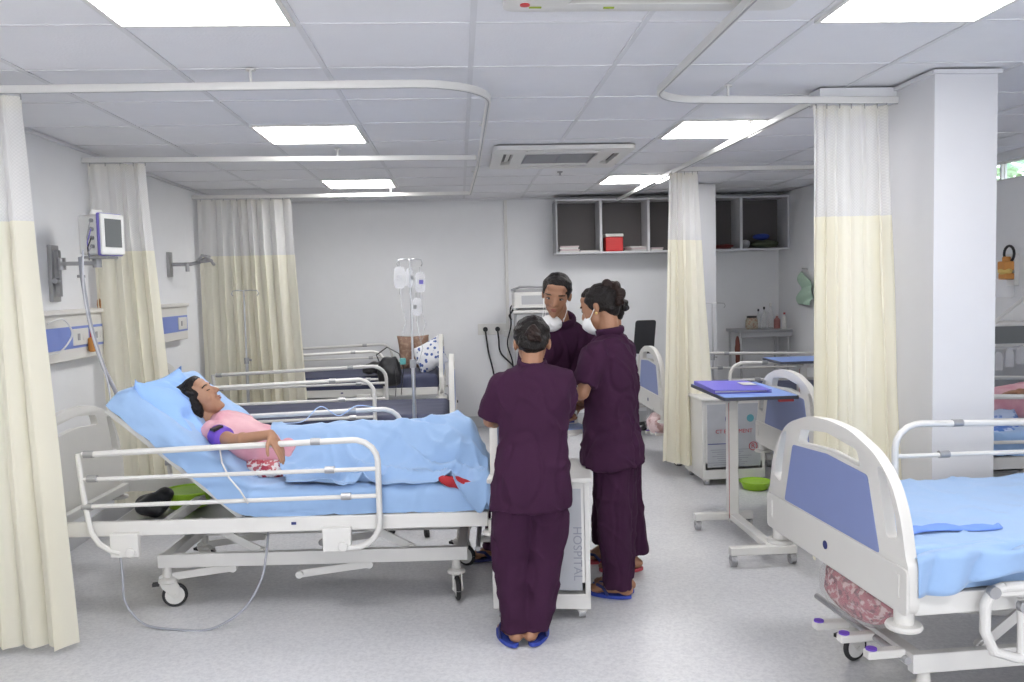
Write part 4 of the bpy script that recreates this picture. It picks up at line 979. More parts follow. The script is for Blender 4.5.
# monitor on a wall arm
t = thing('wall_mount_arm', 'grey wall rail with a swivel arm beside the nearest left curtain', 'mounting arm', (XL, 5.21, 1.655))
MB().box((.012, 0, 0), (.022, .10, .33)).build('wall_plate', GREYM, t, bevel=.003)
MB().box((.035, 0, 0), (.028, .035, .27)).build('slide_rail', GREYP, t, bevel=.003)
m = MB(); m.box((.16, 0, .055), (.22, .05, .022)); m.cyl((.055, 0, .02), (.055, 0, .09), .026); m.cyl((.26, 0, .03), (.26, 0, .08), .025); m.build('arm', GREYM, t)
MB().cyl((.165, -.0, .03), (.165, 0, -.01), .009).cyl((.165, 0, -.012), (.165, 0, -.028), .022).cyl((.05, -.03, -.045), (.05, -.08, -.045), .016).build('clamp_knob', GREYP, t)
MB().box((.29, -.03, .086), (.15, .16, .014)).build('tray', GREYM, t, bevel=.003)
MON = mat('monitor_shell', (.78, .78, .76), .4); PUR = mat('monitor_purple_trim', (.20, .17, .55), .4); SCR = mat('grey_screen', (.16, .17, .17), .15)
t = thing('patient_monitor', 'white patient monitor with purple edge and dark grey screen above the bed head', 'monitor', (-2.07, 5.17, 1.752), math.radians(70)); t.scale = (.86, .90, .98)
MB().box((0, .01, .12), (.20, .15, .235)).build('housing', MON, t, bevel=.018)
MB().box((.0, -.078, .12), (.225, .022, .25)).build('purple_trim', PUR, t, bevel=.012)
MB().box((.002, -.094, .12), (.215, .018, .24)).build('bezel', MON, t, bevel=.012)
MB().box((.002, -.1045, .128), (.150, .003, .165)).build('screen', SCR, t)
MB().box((0, .02, .245), (.09, .02, .025)).tube([(-.05, .02, .235), (-.045, .02, .262), (.045, .02, .262), (.05, .02, .235)], .008).build('handle', MON, t)
for k in range(4):
    c = MB().cyl((-.10, -.03+.0*k, .05+k*.05), (-.114, -.03, .05+k*.05), .012).build('port', GREYP, t)
    MB().tube([(-.112, -.03, .05+k*.05), (-.14, -.05, .045+k*.048), (-.15, -.03, .01+k*.03), (-.13, -.02, -.03)], .004, n=6).build('lead', [GREYP, BLACK, PUR, GREYP][k], c, smooth=0)
def cable(name, label, cat, pts, r, m, group=None):
    P = [V(p) for p in pts]; out = []
    for i in range(len(P)-1):
        p0, p1, p2, p3 = P[max(i-1, 0)], P[i], P[i+1], P[min(i+2, len(P)-1)]
        for k in range(8):
            t = k/8; out.append(.5*((2*p1)+(-p0+p2)*t+(2*p0-5*p1+4*p2-p3)*t*t+(-p0+3*p1-3*p2+p3)*t**3))
    out.append(P[-1]); o_ = MB().tube(out, r, n=8).build(name, m, smooth=0, o=out[0]); tag(o_, label, cat, group); return o_
GC = mat('grey_cable', (.33, .34, .38), .5)
cable('monitor_cable', 'bundle of grey cables hanging from the monitor to the bed head', 'cable', [(-2.15, 5.08, 1.74), (-2.13, 5.05, 1.6), (-2.09, 5.03, 1.35), (-2.03, 5.02, 1.12), (-1.95, 4.99, .95), (-1.93, 4.97, .80)], .012, GC)
cable('power_cord', 'pale blue-grey cord hanging in front of the monitor cables', 'cable', [(-2.11, 5.03, 1.78), (-2.10, 4.98, 1.55), (-2.06, 4.97, 1.3), (-1.99, 4.96, 1.05), (-1.97, 4.95, .9)], .006, mat('pale_cable', (.6, .6, .65), .5))
cable('oxygen_tube', 'thin clear loop of tube on the blue strip of the wall panel', 'tube', [(XL+.09, 4.92, 1.37), (XL+.12, 5.05, 1.39), (XL+.13, 5.13, 1.3), (XL+.11, 5.02, 1.21), (XL+.09, 4.90, 1.20)], .005, mat('clear_tube', (.7, .7, .7), .3))
cable('call_cord', 'thin grey cord looping down to the floor below the patient bed', 'cord', [(-1.60, 4.02, .40), (-1.575, 3.98, .25), (-1.56, 3.96, .12), (-1.48, 3.95, .02), (-1.33, 3.90, .006), (-1.16, 3.88, .008), (-1.02, 3.91, .08), (-.95, 3.97, .19), (-.935, 4.02, .28), (-.93, 4.08, .40)], .0055, GC)
cable('infusion_line', 'clear and blue lines lying on the far side rail behind the woman', 'tube', [(-.95, 4.55, .83), (-.88, 4.80, .80), (-.80, 4.90, .865), (-.70, 4.9, .81), (-.6, 4.92, .86), (-.50, 4.97, .84)], .003, mat('blue_tube', (.45, .58, .85), .4))
# second arm on the left wall
t = thing('wall_mount_arm', 'folded grey monitor arm on the wall between the two left curtains', 'mounting arm', (XL, 7.25, 1.76))
MB().box((.012, 0, 0), (.022, .08, .20)).tube([(.03, 0, 0), (.16, .05, .0), (.22, .12, .02)], .016).cyl((.14, .04, -.06), (.14, .04, .01), .016).build('arm', GREYM, t)
for k in range(3): MB().tube([(.20, .12, .02), (.26+.02*k, .05+.05*k, .07-.02*k), (.30, .12+.06*k, .06-.03*k)], .013).build('bracket', GREYP, t, smooth=0)

# ---------------------------------------------------------------- drip stands
CLEAR = bpy.data.materials.new('clear_plastic'); CLEAR.use_nodes = True; b = CLEAR.node_tree.nodes['Principled BSDF']
b.inputs['Base Color'].default_value = (.92, .93, .97, 1); b.inputs['Roughness'].default_value = .2; b.inputs['Alpha'].default_value = .22
def drip_stand(label, x, y, h, arms=((.08, .0), (-.08, .0)), rz=0, base=True, bags=0, single=False):
    t = thing('drip_stand', label, 'drip stand', (x, y, 0), rz, 'drip stands')
    MB().cyl((0, 0, .10), (0, 0, h*.62), .0125).cyl((0, 0, h*.62), (0, 0, h), .0075).build('pole', STEEL, t)
    MB().cyl((0, 0, h*.62-.03), (0, 0, h*.62+.02), .02).cyl((.015, 0, h*.62), (.04, 0, h*.62), .01).build('collar', GREYP, t)
    m = MB()
    for (a, b_) in arms:
        m.tube([(0, 0, h-.004), (a*.5, b_*.5, h), (a, b_, h-.004), (a*1.12, b_*1.12, h-.03), (a*.98, b_*.98, h-.045)], .0045, n=8)
    m.build('hook', STEEL, t, smooth=0)
    for k in range(5):
        a = 2*PI*k/5; d = V((math.cos(a), math.sin(a), 0))
        l = MB().tube([V((0, 0, .12)), d*.10+V((0, 0, .10)), d*.2+V((0, 0, .065))], .012, n=8).build('leg', STEEL, t, smooth=0)
        MB().cyl(d*.2+V((0, 0, .065)), d*.2+V((0, 0, .05)), .008).cyl(d*.2+V((-d.y*.012, d.x*.012, .027)), d*.2+V((d.y*.012, -d.x*.012, .027)), .026).build('caster', DARK, l)
    return t
drip_stand('chrome drip stand with clear bags behind the patient bed', -.30, 5.40, 1.70, arms=((.07, .0), (-.07, .0), (0, .06), (0, -.06)))
drip_stand('thin drip stand with an empty crossbar in front of the farthest left curtain', -1.79, 7.32, 1.535, arms=((.11, 0), (-.09, 0)))
drip_stand('pale drip stand with curled hooks beside the thin far pillar', 2.34, 7.88, 1.315, arms=((.11, 0), (-.09, 0)))
def bag(label, x, y, z, h=.17, w=.10, blue=False, rz=0.):
    h *= .8; w *= .75
    t = thing('infusion_bag', label, 'infusion bag', (x, y, z), rz, 'clear infusion bags on the drip stand')
    m = MB().loft([((0, 0, -q*h), X, Y, w/2*a, .014*b_, 2.6) for q, a, b_ in ((0, .35, .3), (.06, .8, .6), (.3, 1, 1.2), (.7, 1, 1.3), (.92, .9, .8), (1., .5, .3))], n=20)
    m.build('pouch', CLEAR, t, smooth=0)
    MB().tube([(0, 0, 0), (0, 0, .03)], .004).cyl((0, 0, -h), (0, 0, -h-.035), .006).build('port', STEEL, t)
    MB().box((0, -.018, -h*.5), (w*.4, .001, h*.2)).build('print', PUR if blue else GREYM, t)
    MB().tube([(0, 0, -h-.03), (.01, 0, -h-.12), (.03, .01, -h-.2), (.0, 0, -h-.3)], .0028, n=6).build('drip_line', CLEAR, t, smooth=0)
bag('clear infusion bag on the left hook of the drip stand', -.365, 5.40, 1.655)
bag('clear infusion bag with a small blue mark on the right hook of the drip stand', -.24, 5.40, 1.62, .16, .09, True, .4)
bag('clear infusion bag nearest the viewer on the drip stand', -.30, 5.335, 1.645, .15, .08, False, .9)
bag('small clear bag hanging lowest on the drip stand pole', -.265, 5.36, 1.46, .14, .08, False, -.5)

# ---------------------------------------------------------------- on the back bed
BRN = spots('brown_print_cushion', (.22, .13, .09), [(.30, .20, .14)], 30, .45, tex='NOISE'); WBL = spots('white_cushion_blue_dots', (.75, .76, .80), [(.05, .10, .32)], 22, .33, soft=.04)
pillow('cushion', 'brown patterned cushion propped up at the end of the back bed', (-.46, 8.62, .885), (.33, .34, .13), look((.35, -1, .25)) @ Matrix.Rotation(PI/2, 3, 'X'), BRN, 2, cat='cushion')
pillow('cushion', 'white cushion with blue dots leaning on the footboard of the back bed', (-.30, 8.42, .86), (.31, .30, .12), look((-.35, -1, .35))@Matrix.Rotation(.5, 3, 'Y') @ Matrix.Rotation(PI/2, 3, 'X'), WBL, 3, cat='cushion')
t = thing('shoulder_bag', 'black shoulder bag hanging on the side rail of the back bed', 'bag', (-.66, 8.00, .79))
m = MB().loft([((0, 0, z), X, Y, w, d, 2.5) for z, w, d in ((-.17, .07, .03), (-.15, .10, .05), (-.05, .115, .06), (.04, .10, .05), (.10, .06, .03))], n=24)
ob = m.build('pouch', BLACK, t, smooth=0); remesh(ob, .008, 3, .5, lambda c, n: .01*nz(c, 14))
MB().tube([(-.09, 0, .05), (-.12, .02, .12), (-.02, .03, .19), (.09, .0, .13), (.13, -.02, .0), (.10, -.03, -.25), (.12, -.03, -.12), (.09, 0, .05)], .010, n=8, flat=.4).tube([(.05, -.05, .02), (.06, -.06, -.14), (.05, -.06, -.26)], .009, n=8, flat=.4).build('strap', BLACK, t, smooth=0)
MB().box((.125, -.035, .06), (.055, .02, .06)).build('teal_tag', mat('teal', (.12, .42, .42), .5), t, bevel=.008)
PLB = mat('plastic_bag_black', (.02, .02, .022), .35)
o_ = MB().ell((-.80, 8.2, .775), (.12, .10, .06)).ell((-.86, 8.16, .76), (.07, .07, .04)).build('jacket', PLB, smooth=0, o=(-.8, 8.2, .72)); remesh(o_, .009, 3, .5, lambda c, n: .02*nz(c, 13))
tag(o_, 'crumpled black cloth lying on the dark mattress beside the shoulder bag', 'clothes')

# ---------------------------------------------------------------- storage under beds
FLORAL = spots('floral_red_cloth', (.55, .38, .36), [(.13, .02, .03), (.34, .08, .10)], 34, .50, tex='NOISE')
CLEARB = bpy.data.materials.new('thin_plastic'); CLEARB.use_nodes = True; b = CLEARB.node_tree.nodes['Principled BSDF']
b.inputs['Base Color'].default_value = (.85, .85, .87, 1); b.inputs['Roughness'].default_value = .3; b.inputs['Alpha'].default_value = .16
def bundle(label, c, r, m_, seed, blabel):
    t = thing('plastic_bag', blabel, 'plastic bag', c)
    ob = MB().ell((0, 0, 0), (r[0]*1.12, r[1]*1.12, r[2]*1.15)).ell((0, 0, r[2]*1.1), (r[0]*.5, r[1]*.5, r[2]*.5)).build('bag_film', CLEARB, t, smooth=0); remesh(ob, .008, 3, .5, lambda c_, n: .012*nz(c_, 16, seed))
    o_ = MB().ell(c, r).ell(V(c)+V((r[0]*.5, 0, r[2]*.2)), tuple(q*.6 for q in r)).build('folded_clothes', m_, smooth=0, o=c); remesh(o_, .007, 3, .5, lambda c_, n: .014*nz(c_, 15, seed))
    tag(o_, label, 'clothes', 'clothes kept in plastic bags under the beds')
bundle('red and pink floral clothes in the clear bag under the nearest right bed', (1.41, 2.95, .405), (.11, .20, .10), FLORAL, 1, 'clear plastic bag of floral clothes hanging behind the nearest blue footboard')
bundle('white and red printed clothes under the foot end of the patient bed', (-.13, 4.62, .335), (.20, .13, .062), REDP, 2, 'clear plastic bag tucked under the foot end of the patient bed')
bundle('pale pink clothes under the bed behind the narrow middle curtain', (1.62, 6.98, .36), (.10, .20, .085), spots('pale_pink', (.72, .52, .52), [(.4, .2, .18)], 12, .4, tex='NOISE'), 3, 'plastic bag of pale pink clothes under the alcove bed, right of the nurses')
LIME = mat('lime_plastic', (.36, .62, .04), .4)
def basin(label, x, y, z, r=.11, h=.07):
    t = thing('plastic_basin', label, 'basin', (x, y, z))
    MB().lathe([(r*.7, 0), (r*.78, .003), (r, h), (r*1.06, h), (r*1.06, h-.006), (r*1.0, h-.008)], n=28).build('bowl', LIME, t)
    MB().cyl((0, 0, .004), (0, 0, .006), r*.7).build('inside', LIME, t)
    return t
basin('lime green basin on the shelf under the raised backrest of the patient bed', -1.47, 4.64, .39, .13, .09)
basin('lime green basin on the floor behind the overbed table', 2.12, 6.10, 0, .11, .06)
t = thing('storage_tray', 'grey tray shelf fixed below the backrest of the patient bed', 'tray', (-1.45, 4.60, .30))
MB().box((0, 0, .075), (.62, .50, .012)).box((-.3, 0, .05), (.02, .5, .05)).box((.3, 0, .05), (.02, .5, .05)).build('shelf', GREYM, t)
t = thing('black_bag', 'small black bag beside the green basin under the patient bed backrest', 'bag', (-1.60, 4.48, .382)); 
ob = MB().ell((0, 0, .06), (.09, .08, .06)).ell((.05, .02, .10), (.05, .05, .04)).build('pouch', BLACK, t, smooth=0); remesh(ob, .008, 3, .5, lambda c_, n: .012*nz(c_, 18, 5))

# ---------------------------------------------------------------- printed lockers on wheels
PRINT = mat('grey_printed_film', (.42, .43, .46), .35, vary=.12, vscale=12); NAVYI = mat('navy_ink', (.05, .06, .22), .5); REDI = mat('red_ink', (.45, .05, .06), .5); GREYI = mat('grey_ink', (.27, .28, .32), .5); TEALI = mat('teal_ink', (.10, .30, .35), .5)
def locker(label, x, y, rz, w, d, h, printed=True):
    t = thing('bedside_locker', label, 'locker', (x, y, 0), math.radians(rz), 'white wheeled lockers')
    m = MB(); m.box((0, 0, h-.012), (w+.03, d+.03, .024)); m.build('top', WHITE, t, bevel=.008)
    m = MB(); m.box((-w/2+.012, 0, (h+.09)/2), (.024, d, h-.12)); m.box((w/2-.012, 0, (h+.09)/2), (.024, d, h-.12)); m.box((0, d/2-.008, (h+.09)/2), (w, .016, h-.12)); m.box((0, 0, .085), (w, d, .07)); m.build('body', WHITE, t, bevel=.004)
    MB().box((0, -d/2+.006, .43*h+.12 if printed else .36), (w-.05, .012, h-.20)).build('front_panel', WHITE, t)
    MB().box((0, -d/2-.003, (h-.04+.13)/2), (w-.075, .004, h-.19)).build('printed_film', PRINT, t)
    for k, (sx, sy) in enumerate(((-1, -1), (1, -1), (-1, 1), (1, 1))):
        c = MB().cyl((sx*(w/2-.04), sy*(d/2-.04), .05), (sx*(w/2-.04), sy*(d/2-.04), .035), .012).ell((sx*(w/2-.04), sy*(d/2-.04), .038), (.026, .026, .016)).build('caster', PLAST, t)
        MB().cyl((sx*(w/2-.04)-.016, sy*(d/2-.04), .0245), (sx*(w/2-.04)+.016, sy*(d/2-.04), .0245), .024, n=18).build('wheel', GREYM, c)
    Rt = (PI/2, 0, 0); yf = -d/2-.0058
    return t, Rt, yf
lk, Rt, yf = locker('white wheeled locker with grey printed front, behind the nurse in blue slippers', .365, 4.03, -8, .445, .42, .655)
for k, s_ in enumerate(('HOSPITAL',)): 
    tx = text_part('print', s_, .055, GREYI, lk, (.165-.07*k, yf, .31), (PI/2, PI/2, 0))
for k in range(16): MB().box((.0+.02*math.sin(k*2.1), yf, .16+k*.026), (.12+.05*math.sin(k*3.3), .001, .004)).build('print', GREYI, lk)
lk, Rt, yf = locker('white locker with a grey printed sack front, behind the overbed table post', 1.995, 6.45, 2, .48, .44, .66)
MB().tube([(-.02+.044*math.cos(a), yf, .50+.044*math.sin(a)) for a in [2*PI*k/32 for k in range(33)]], .004, n=6, cap=False).build('print', NAVYI, lk)
MB().box((-.02, yf, .50), (.018, .001, .055)).box((-.02, yf, .505), (.050, .001, .018)).build('print', REDI, lk)
MB().cyl((.125, yf+.001, .50), (.125, yf-.0005, .50), .028, n=24).build('print', TEALI, lk)
text_part('print', 'CT EQUIPMENT', .040, REDI, lk, (.0, yf, .405), Rt)
text_part('print', 'R', .05, REDI, lk, (.145, yf, .29), Rt); MB().tube([(.145+.030*math.cos(a), yf, .29+.030*math.sin(a)) for a in [2*PI*k/24 for k in range(25)]], .003, n=6, cap=False).build('print', REDI, lk)
MB().box((-.10, yf, .315), (.20, .001, .006)).build('print', NAVYI, lk)
for k in range(9): MB().box((-.03+.02*math.sin(k*5), yf, .27-k*.016), (.30-.06*(k % 3), .001, .004)).build('print', GREYI, lk)
t = thing('document_tray', 'blue writing board with papers held over the locker by the nurses', 'clipboard', (.545, 4.27, .80), math.radians(12))
MB().box((0, 0, 0), (.15, .22, .012)).build('board', PBLUE, t, bevel=.003); MB().box((.0, -.0, .009), (.125, .19, .006)).build('paper', mat('pale_blue_paper', (.42, .56, .85), .6), t)
MB().box((-.03, -.112, .0), (.09, .010, .02)).ell((-.04, -.10, -.012), (.045, .03, .010)).build('clip', WHITE, t)
t = thing('sample_box', 'small white and blue box held above the writing board', 'box', (.545, 4.30, .818), .2)
MB().box((0, 0, .035), (.055, .05, .065)).build('carton', WHITE, t, bevel=.003); MB().box((-.004, -.026, .028), (.028, .002, .04)).build('blue_label', NAVYI, t)

# ---------------------------------------------------------------- overbed tables
TRAYB = mat('tray_light_blue', (.25, .38, .78), .35); EDGE = mat('tray_dark_edge', (.05, .055, .08), .4)
def overbed(label, x, y, z, w, d, colx, coly, y0, y1, bx0, bx1):
    t = thing('overbed_table', label, 'overbed table', (x, y, 0), 0, 'overbed tables')
    L_ = lambda a, b_: (a-x, b_-y)
    m = MB().prism(smoothpoly([(-w/2, -d/2), (w/2, -d/2), (w/2, d/2), (-w/2, d/2)], .02, 4), z-.012, z+.006); m.build('tray_edge', EDGE, t)
    MB().prism(smoothpoly([(-w/2+.008, -d/2+.008), (w/2-.008, -d/2+.008), (w/2-.008, d/2-.008), (-w/2+.008, d/2-.008)], .018, 4), z+.0062, z+.0085).build('tray_top', TRAYB, t)
    cx, cy = L_(colx, coly)
    MB().box((cx, cy, (z-.05)/2+.03), (.055, .075, z-.09)).build('column', WHITE, t, bevel=.004)
    MB().box((cx-.029, cy-.03, (z-.05)/2+.03), (.002, .004, z-.14)).build('red_line', REDI, t)
    MB().box((cx, 0*cy, z-.026), (.06, d*.7, .024)).build('tray_beam', WHITE, t)
    MB().box((cx+.22, -d/2+.03, z-.022), (.09, .02, .014)).build('release_lever', REDI, t, bevel=.003)
    m = MB()
    for yy in (y0, y1): m.box(((bx0+bx1)/2-x, yy-y, .082), (bx1-bx0, .05, .042))
    m.box((cx, (y0+y1)/2-y, .086), (.055, abs(y1-y0), .036)); m.build('base', WHITE, t, bevel=.004)
    for yy in (y0, y1):
        for xx in (bx0+.02, bx1-.02):
            c = MB().cyl((xx-x, yy-y, .062), (xx-x, yy-y, .045), .012).ell((xx-x, yy-y, .043), (.024, .028, .018)).build('caster', GREYP, t)
            MB().cyl((xx-x-.015, yy-y, .031), (xx-x+.015, yy-y, .031), .0305, n=18).build('wheel', GREYM, c)
    return t
overbed('wheeled overbed table carrying the violet file, near the nearest right bed', 1.705, 5.15, .848, .44, .72, 1.635, 5.12, 4.44, 5.13, 1.40, 1.76)
overbed('overbed table with a light blue tray in the alcove, right of the thin pillar', 2.66, 6.62, .885, .46, .42, 2.66, 6.58, 6.46, 6.80, 2.45, 2.88)
FILEM = mat('purple_file', (.17, .15, .62), .4)
t = thing('ring_file', 'violet ring file with a white label lying on the overbed table', 'file', (1.655, 5.19, .857), math.radians(-2))
MB().box((0, 0, .004), (.34, .50, .004)).build('back_cover', FILEM, t); MB().box((-.01, 0, .011), (.31, .46, .010)).build('papers', WHITE, t); MB().box((0, 0, .019), (.34, .50, .004), Matrix.Rotation(.02, 3, 'Y')).build('front_cover', FILEM, t)
MB().box((-.169, 0, .012), (.005, .50, .022)).build('spine', FILEM, t); MB().box((.105, .03, .0240), (.085, .13, .002), Matrix.Rotation(.02, 3, 'Y')).build('label', WHITE, t)

# ---------------------------------------------------------------- wall cubbies
SHY0, SHY1 = 8.95, YB-.013; SX0, SX1, SZ0, SZ1 = 1.018, 3.49, 1.835, 2.40
DIV = [1.49, 1.99, 2.48, 2.975]
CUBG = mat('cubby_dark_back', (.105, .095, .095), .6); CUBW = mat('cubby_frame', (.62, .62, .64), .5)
t = thing('wall_cubbies', 'long open wall cubby unit with dark backs, high on the back wall', 'shelf unit', (SX0, SHY1, SZ0)); cw = SX1-SX0; cd = SHY1-SHY0; chh = SZ1-SZ0
MB().box((cw/2, -cd/2, .009), (cw, cd, .018)).build('bottom_board', CUBW, t)
MB().box((cw/2, -cd/2, chh-.009), (cw, cd, .018)).build('top_board', CUBW, t)
for x_ in (SX0+.009, SX1-.009): MB().box((x_-SX0, -cd/2, chh/2), (.018, cd, chh-.036)).build('side_board', CUBW if x_ > 2 else GREYP, t)
for x_ in DIV: MB().box((x_-SX0, -cd/2-.0, chh/2), (.026, cd, chh-.036)).build('divider', CUBW, t)
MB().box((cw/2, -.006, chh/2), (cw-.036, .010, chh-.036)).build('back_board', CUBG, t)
def paper_stack(label, x, y, n, w, d, rz):
    t = thing('paper_stack', label, 'papers', (x, y, SZ0+.019), rz, 'papers in the wall cubbies')
    for k in range(n): MB().box((.008*math.sin(k*2.1), 0, .008+k*.017), (w, d, .014), rotm(.06*math.sin(k*3.))).build('paper_bundle', WHITE if k % 2 == 0 else mat('pinkish_paper', (.66, .55, .56), .6), t)
paper_stack('short pile of papers in the first wall cubby from the wall end', 1.16, 9.05, 4, .20, .14, .0)
paper_stack('flat papers lying beside the pile in the first wall cubby', 1.37, 9.06, 1, .20, .14, .1)
paper_stack('papers beside the red cool box in the second wall cubby', 1.87, 9.06, 3, .18, .16, .3)
paper_stack('papers in the third wall cubby next to the middle curtain', 2.08, 9.06, 2, .12, .14, .1)
REDB = mat('red_plastic', (.62, .03, .03), .4)
t = thing('cool_box', 'red cool box with a white lid in the second wall cubby', 'cool box', (1.635, 9.06, SZ0+.019))
MB().box((0, 0, .075), (.185, .15, .15)).build('body', REDB, t, bevel=.012); MB().box((0, 0, .168), (.195, .16, .034)).build('lid', WHITE, t, bevel=.01)
def lump(name, label, cat, c, r, m_, seed, amp=.012):
    o_ = MB().ell(c, r).ell(V(c)+V((r[0]*.4, 0, r[2]*.25)), tuple(q*.65 for q in r)).build(name, m_, smooth=0, o=(c[0], c[1], c[2]-r[2])); remesh(o_, .007, 3, .5, lambda c_, n: amp*nz(c_, 15, seed)); tag(o_, label, cat); return o_
lump('folded_cloth', 'dark red cloth in the fourth wall cubby, right of the thin pillar', 'cloth', (2.82, 9.08, SZ0+.047), (.11, .09, .026), mat('dark_red', (.16, .03, .03), .8), 3, .006)
lump('folded_cloth', 'green brown bundle in the last wall cubby by the right wall', 'cloth', (3.27, 9.09, SZ0+.063), (.15, .10, .042), mat('olive', (.07, .085, .05), .8), 4, .006)
lump('folded_cloth', 'blue cloth on top of the bundle in the last wall cubby', 'cloth', (3.24, 9.10, SZ0+.143), (.09, .07, .034), mat('cobalt', (.03, .06, .30), .8), 5, .006)
lump('plastic_wrap', 'small pale plastic lump in the last wall cubby by its divider', 'plastic bag', (3.055, 9.06, SZ0+.068), (.045, .05, .045), mat('pale_plastic', (.4, .4, .42), .5), 6, .005)

# ---------------------------------------------------------------- back wall
t = thing('wall_trunking', 'white vertical cable trunking on the back wall left of the cubbies', 'trunking', (.515, YB, 0)); MB().box((0, -.009, ZC/2+.05), (.034, .018, ZC-.12)).build('channel', WHITE, t, bevel=.002)
t = thing('socket_plate', 'white double socket with two black plugs on the back wall', 'socket', (.345, YB, 1.06)); MB().box((0, -.006, 0), (.31, .012, .12)).build('plate', WHITE, t, bevel=.003)
for q in (-.075, .055):
    MB().cyl((q, -.012, 0), (q, -.055, 0), .026).build('plug', BLACK, t)
t = thing('socket_plate', 'small switch box on the trunking by the medical cart', 'socket', (.515, YB-.018, 1.01)); MB().box((0, -.012, 0), (.09, .022, .07)).build('plate', WHITE, t, bevel=.003)
for q, e, lb in ((-.075, -.02, 'black cable hanging from the left wall plug'), (.055, .09, 'black cable hanging from the right wall plug')):
    cable('plug_cable', lb, 'cable', [(.345+q, YB-.05, 1.05), (.345+q+.01, YB-.05, .95), (.345+q+.03, YB-.05, .80), (.345+q+e+.09, YB-.06, .62), (.345+q+e+.13, YB-.05, .35)], .009, BLACK)
cable('plug_cable', 'black cable running beside the trunking to the medical cart', 'cable', [(.57, 9.0, 1.33), (.535, 9.1, 1.28), (.54, 9.15, 1.1), (.50, 9.18, .9), (.55, 9.18, .7), (.56, 9.1, .4)], .008, BLACK)
CARTG = mat('cart_grey', (.42, .42, .43), .5)
t = thing('medical_cart', 'grey equipment cart with a white machine on top by the back wall', 'medical cart', (.745, 8.85, 0))
m = MB(); m.box((0, 0, .68), (.36, .40, 1.12)); m.build('cabinet', CARTG, t, bevel=.01)
for z in (.35, .65, .95): 
    d_ = MB().box((0, -.203, z), (.32, .008, .24)).build('drawer', GREYP if z < .9 else DARK, t, bevel=.003); MB().tube([(-.08, -.21, z+.07), (-.07, -.23, z+.07), (.07, -.23, z+.07), (.08, -.21, z+.07)], .006).build('handle', STEEL, d_)
MB().box((0, 0, 1.255), (.42, .44, .03)).box((-.0, -.16, 1.30), (.40, .10, .014)).build('worktop', WHITE, t, bevel=.006)
for s_ in (-1, 1):
    for q in (-1, 1):
        c = MB().cyl((s_*.14, q*.15, .12), (s_*.14, q*.15, .06), .012).build('caster', GREYP, t); MB().cyl((s_*.14-.012, q*.15, .042), (s_*.14+.012, q*.15, .042), .041).build('wheel', DARK, c)
MB().tube([(-.21, -.2, 1.28), (-.25, -.22, 1.22), (-.23, -.2, 1.18)], .010).build('cable_hook', DARK, t)
t = thing('medical_machine', 'white boxy machine with a dark carry handle on the grey cart', 'machine', (.735, 8.85, 1.272))
MB().box((0, 0, .10), (.38, .34, .16)).build('housing', WHITE, t, bevel=.02); MB().box((0, 0, .01), (.3, .3, .02)).build('feet', GREYP, t)
MB().tube([(-.21, -.10, .20), (-.12, -.12, .235), (.12, -.12, .225), (.20, -.08, .20)], .013).box((0, 0, .195), (.34, .26, .03)).build('handle', GREYP, t, bevel=.004)
MB().box((0, -.171, .10), (.22, .004, .09)).build('display', GREYM, t)
t = thing('office_chair', 'black chair whose slim backrest shows beside the alcove bed footboard', 'chair', (1.86, 8.45, 0))
MB().prism(smoothpoly([(-.115, 0), (.095, 0), (.125, .34), (-.085, .34)], .03, 4), -.012, .012, lambda a, b_, c: V((a, c+.20-.03*b_, .80+b_))).build('backrest', BLACK, t, bevel=.004)
MB().box((0, 0, .46), (.42, .42, .06)).build('seat', BLACK, t, bevel=.02); MB().tube([(0, .15, .45), (0, .24, .5), (0, .22, .85)], .02).build('back_support', DARK, t); MB().cyl((0, 0, .43), (0, 0, .12), .025).build('gas_column', STEEL, t)
for k in range(5):
    a = 2*PI*k/5+.3; d = V((math.cos(a), math.sin(a), 0)); l = MB().tube([V((0, 0, .13)), d*.26+V((0, 0, .075))], .018).build('leg', DARK, t); MB().cyl(d*.26+V((-d.y*.02, d.x*.02, .028)), d*.26+V((d.y*.02, -d.x*.02, .028)), .028).build('caster', DARK, l)
# steel table in the alcove
t = thing('steel_table', 'grey steel side table against the back wall of the alcove', 'table', (3.17, 9.0, 0))
MB().box((0, 0, .985), (.56, .46, .03)).box((0, -.22, .955), (.54, .02, .06)).build('tabletop', GREYM, t, bevel=.003)
for s_ in (-1, 1):
    for q in (-1, 1): MB().cyl((s_*.25, q*.19, 0), (s_*.25, q*.19, .97), .014).build('leg', STEEL, t)
MB().box((0, 0, .35), (.50, .38, .015)).build('lower_shelf', GREYM, t)
def bottle(label, x, y, h, r, m_, cap, name='bottle', z=1.0):
    t = thing(name, label, 'bottle', (x, y, z), 0, 'bottles on the steel table'); MB().lathe([(r*.95, 0), (r, .006), (r, h*.62), (r*.4, h*.78), (r*.4, h*.9)], n=18).build('body', m_, t); MB().cyl((0, 0, h*.88), (0, 0, h), r*.48).build('cap', cap, t)
bottle('slim clear bottle with dark cap, left in the row on the steel table', 3.19, 9.06, .21, .022, CLEAR, DARK)
bottle('tall clear bottle in the middle of the row on the steel table', 3.26, 9.08, .23, .024, CLEAR, DARK)
bottle('bottle with a red liquid at the right end of the steel table', 3.37, 9.0, .15, .035, mat('red_liquid', (.35, .14, .13), .3), WHITE)
bottle('clear spray bottle behind the red one on the steel table', 3.34, 9.11, .27, .028, CLEAR, WHITE)
bottle('white bottle nearest the right end of the steel table', 3.42, 8.92, .17, .024, WHITE, REDI)
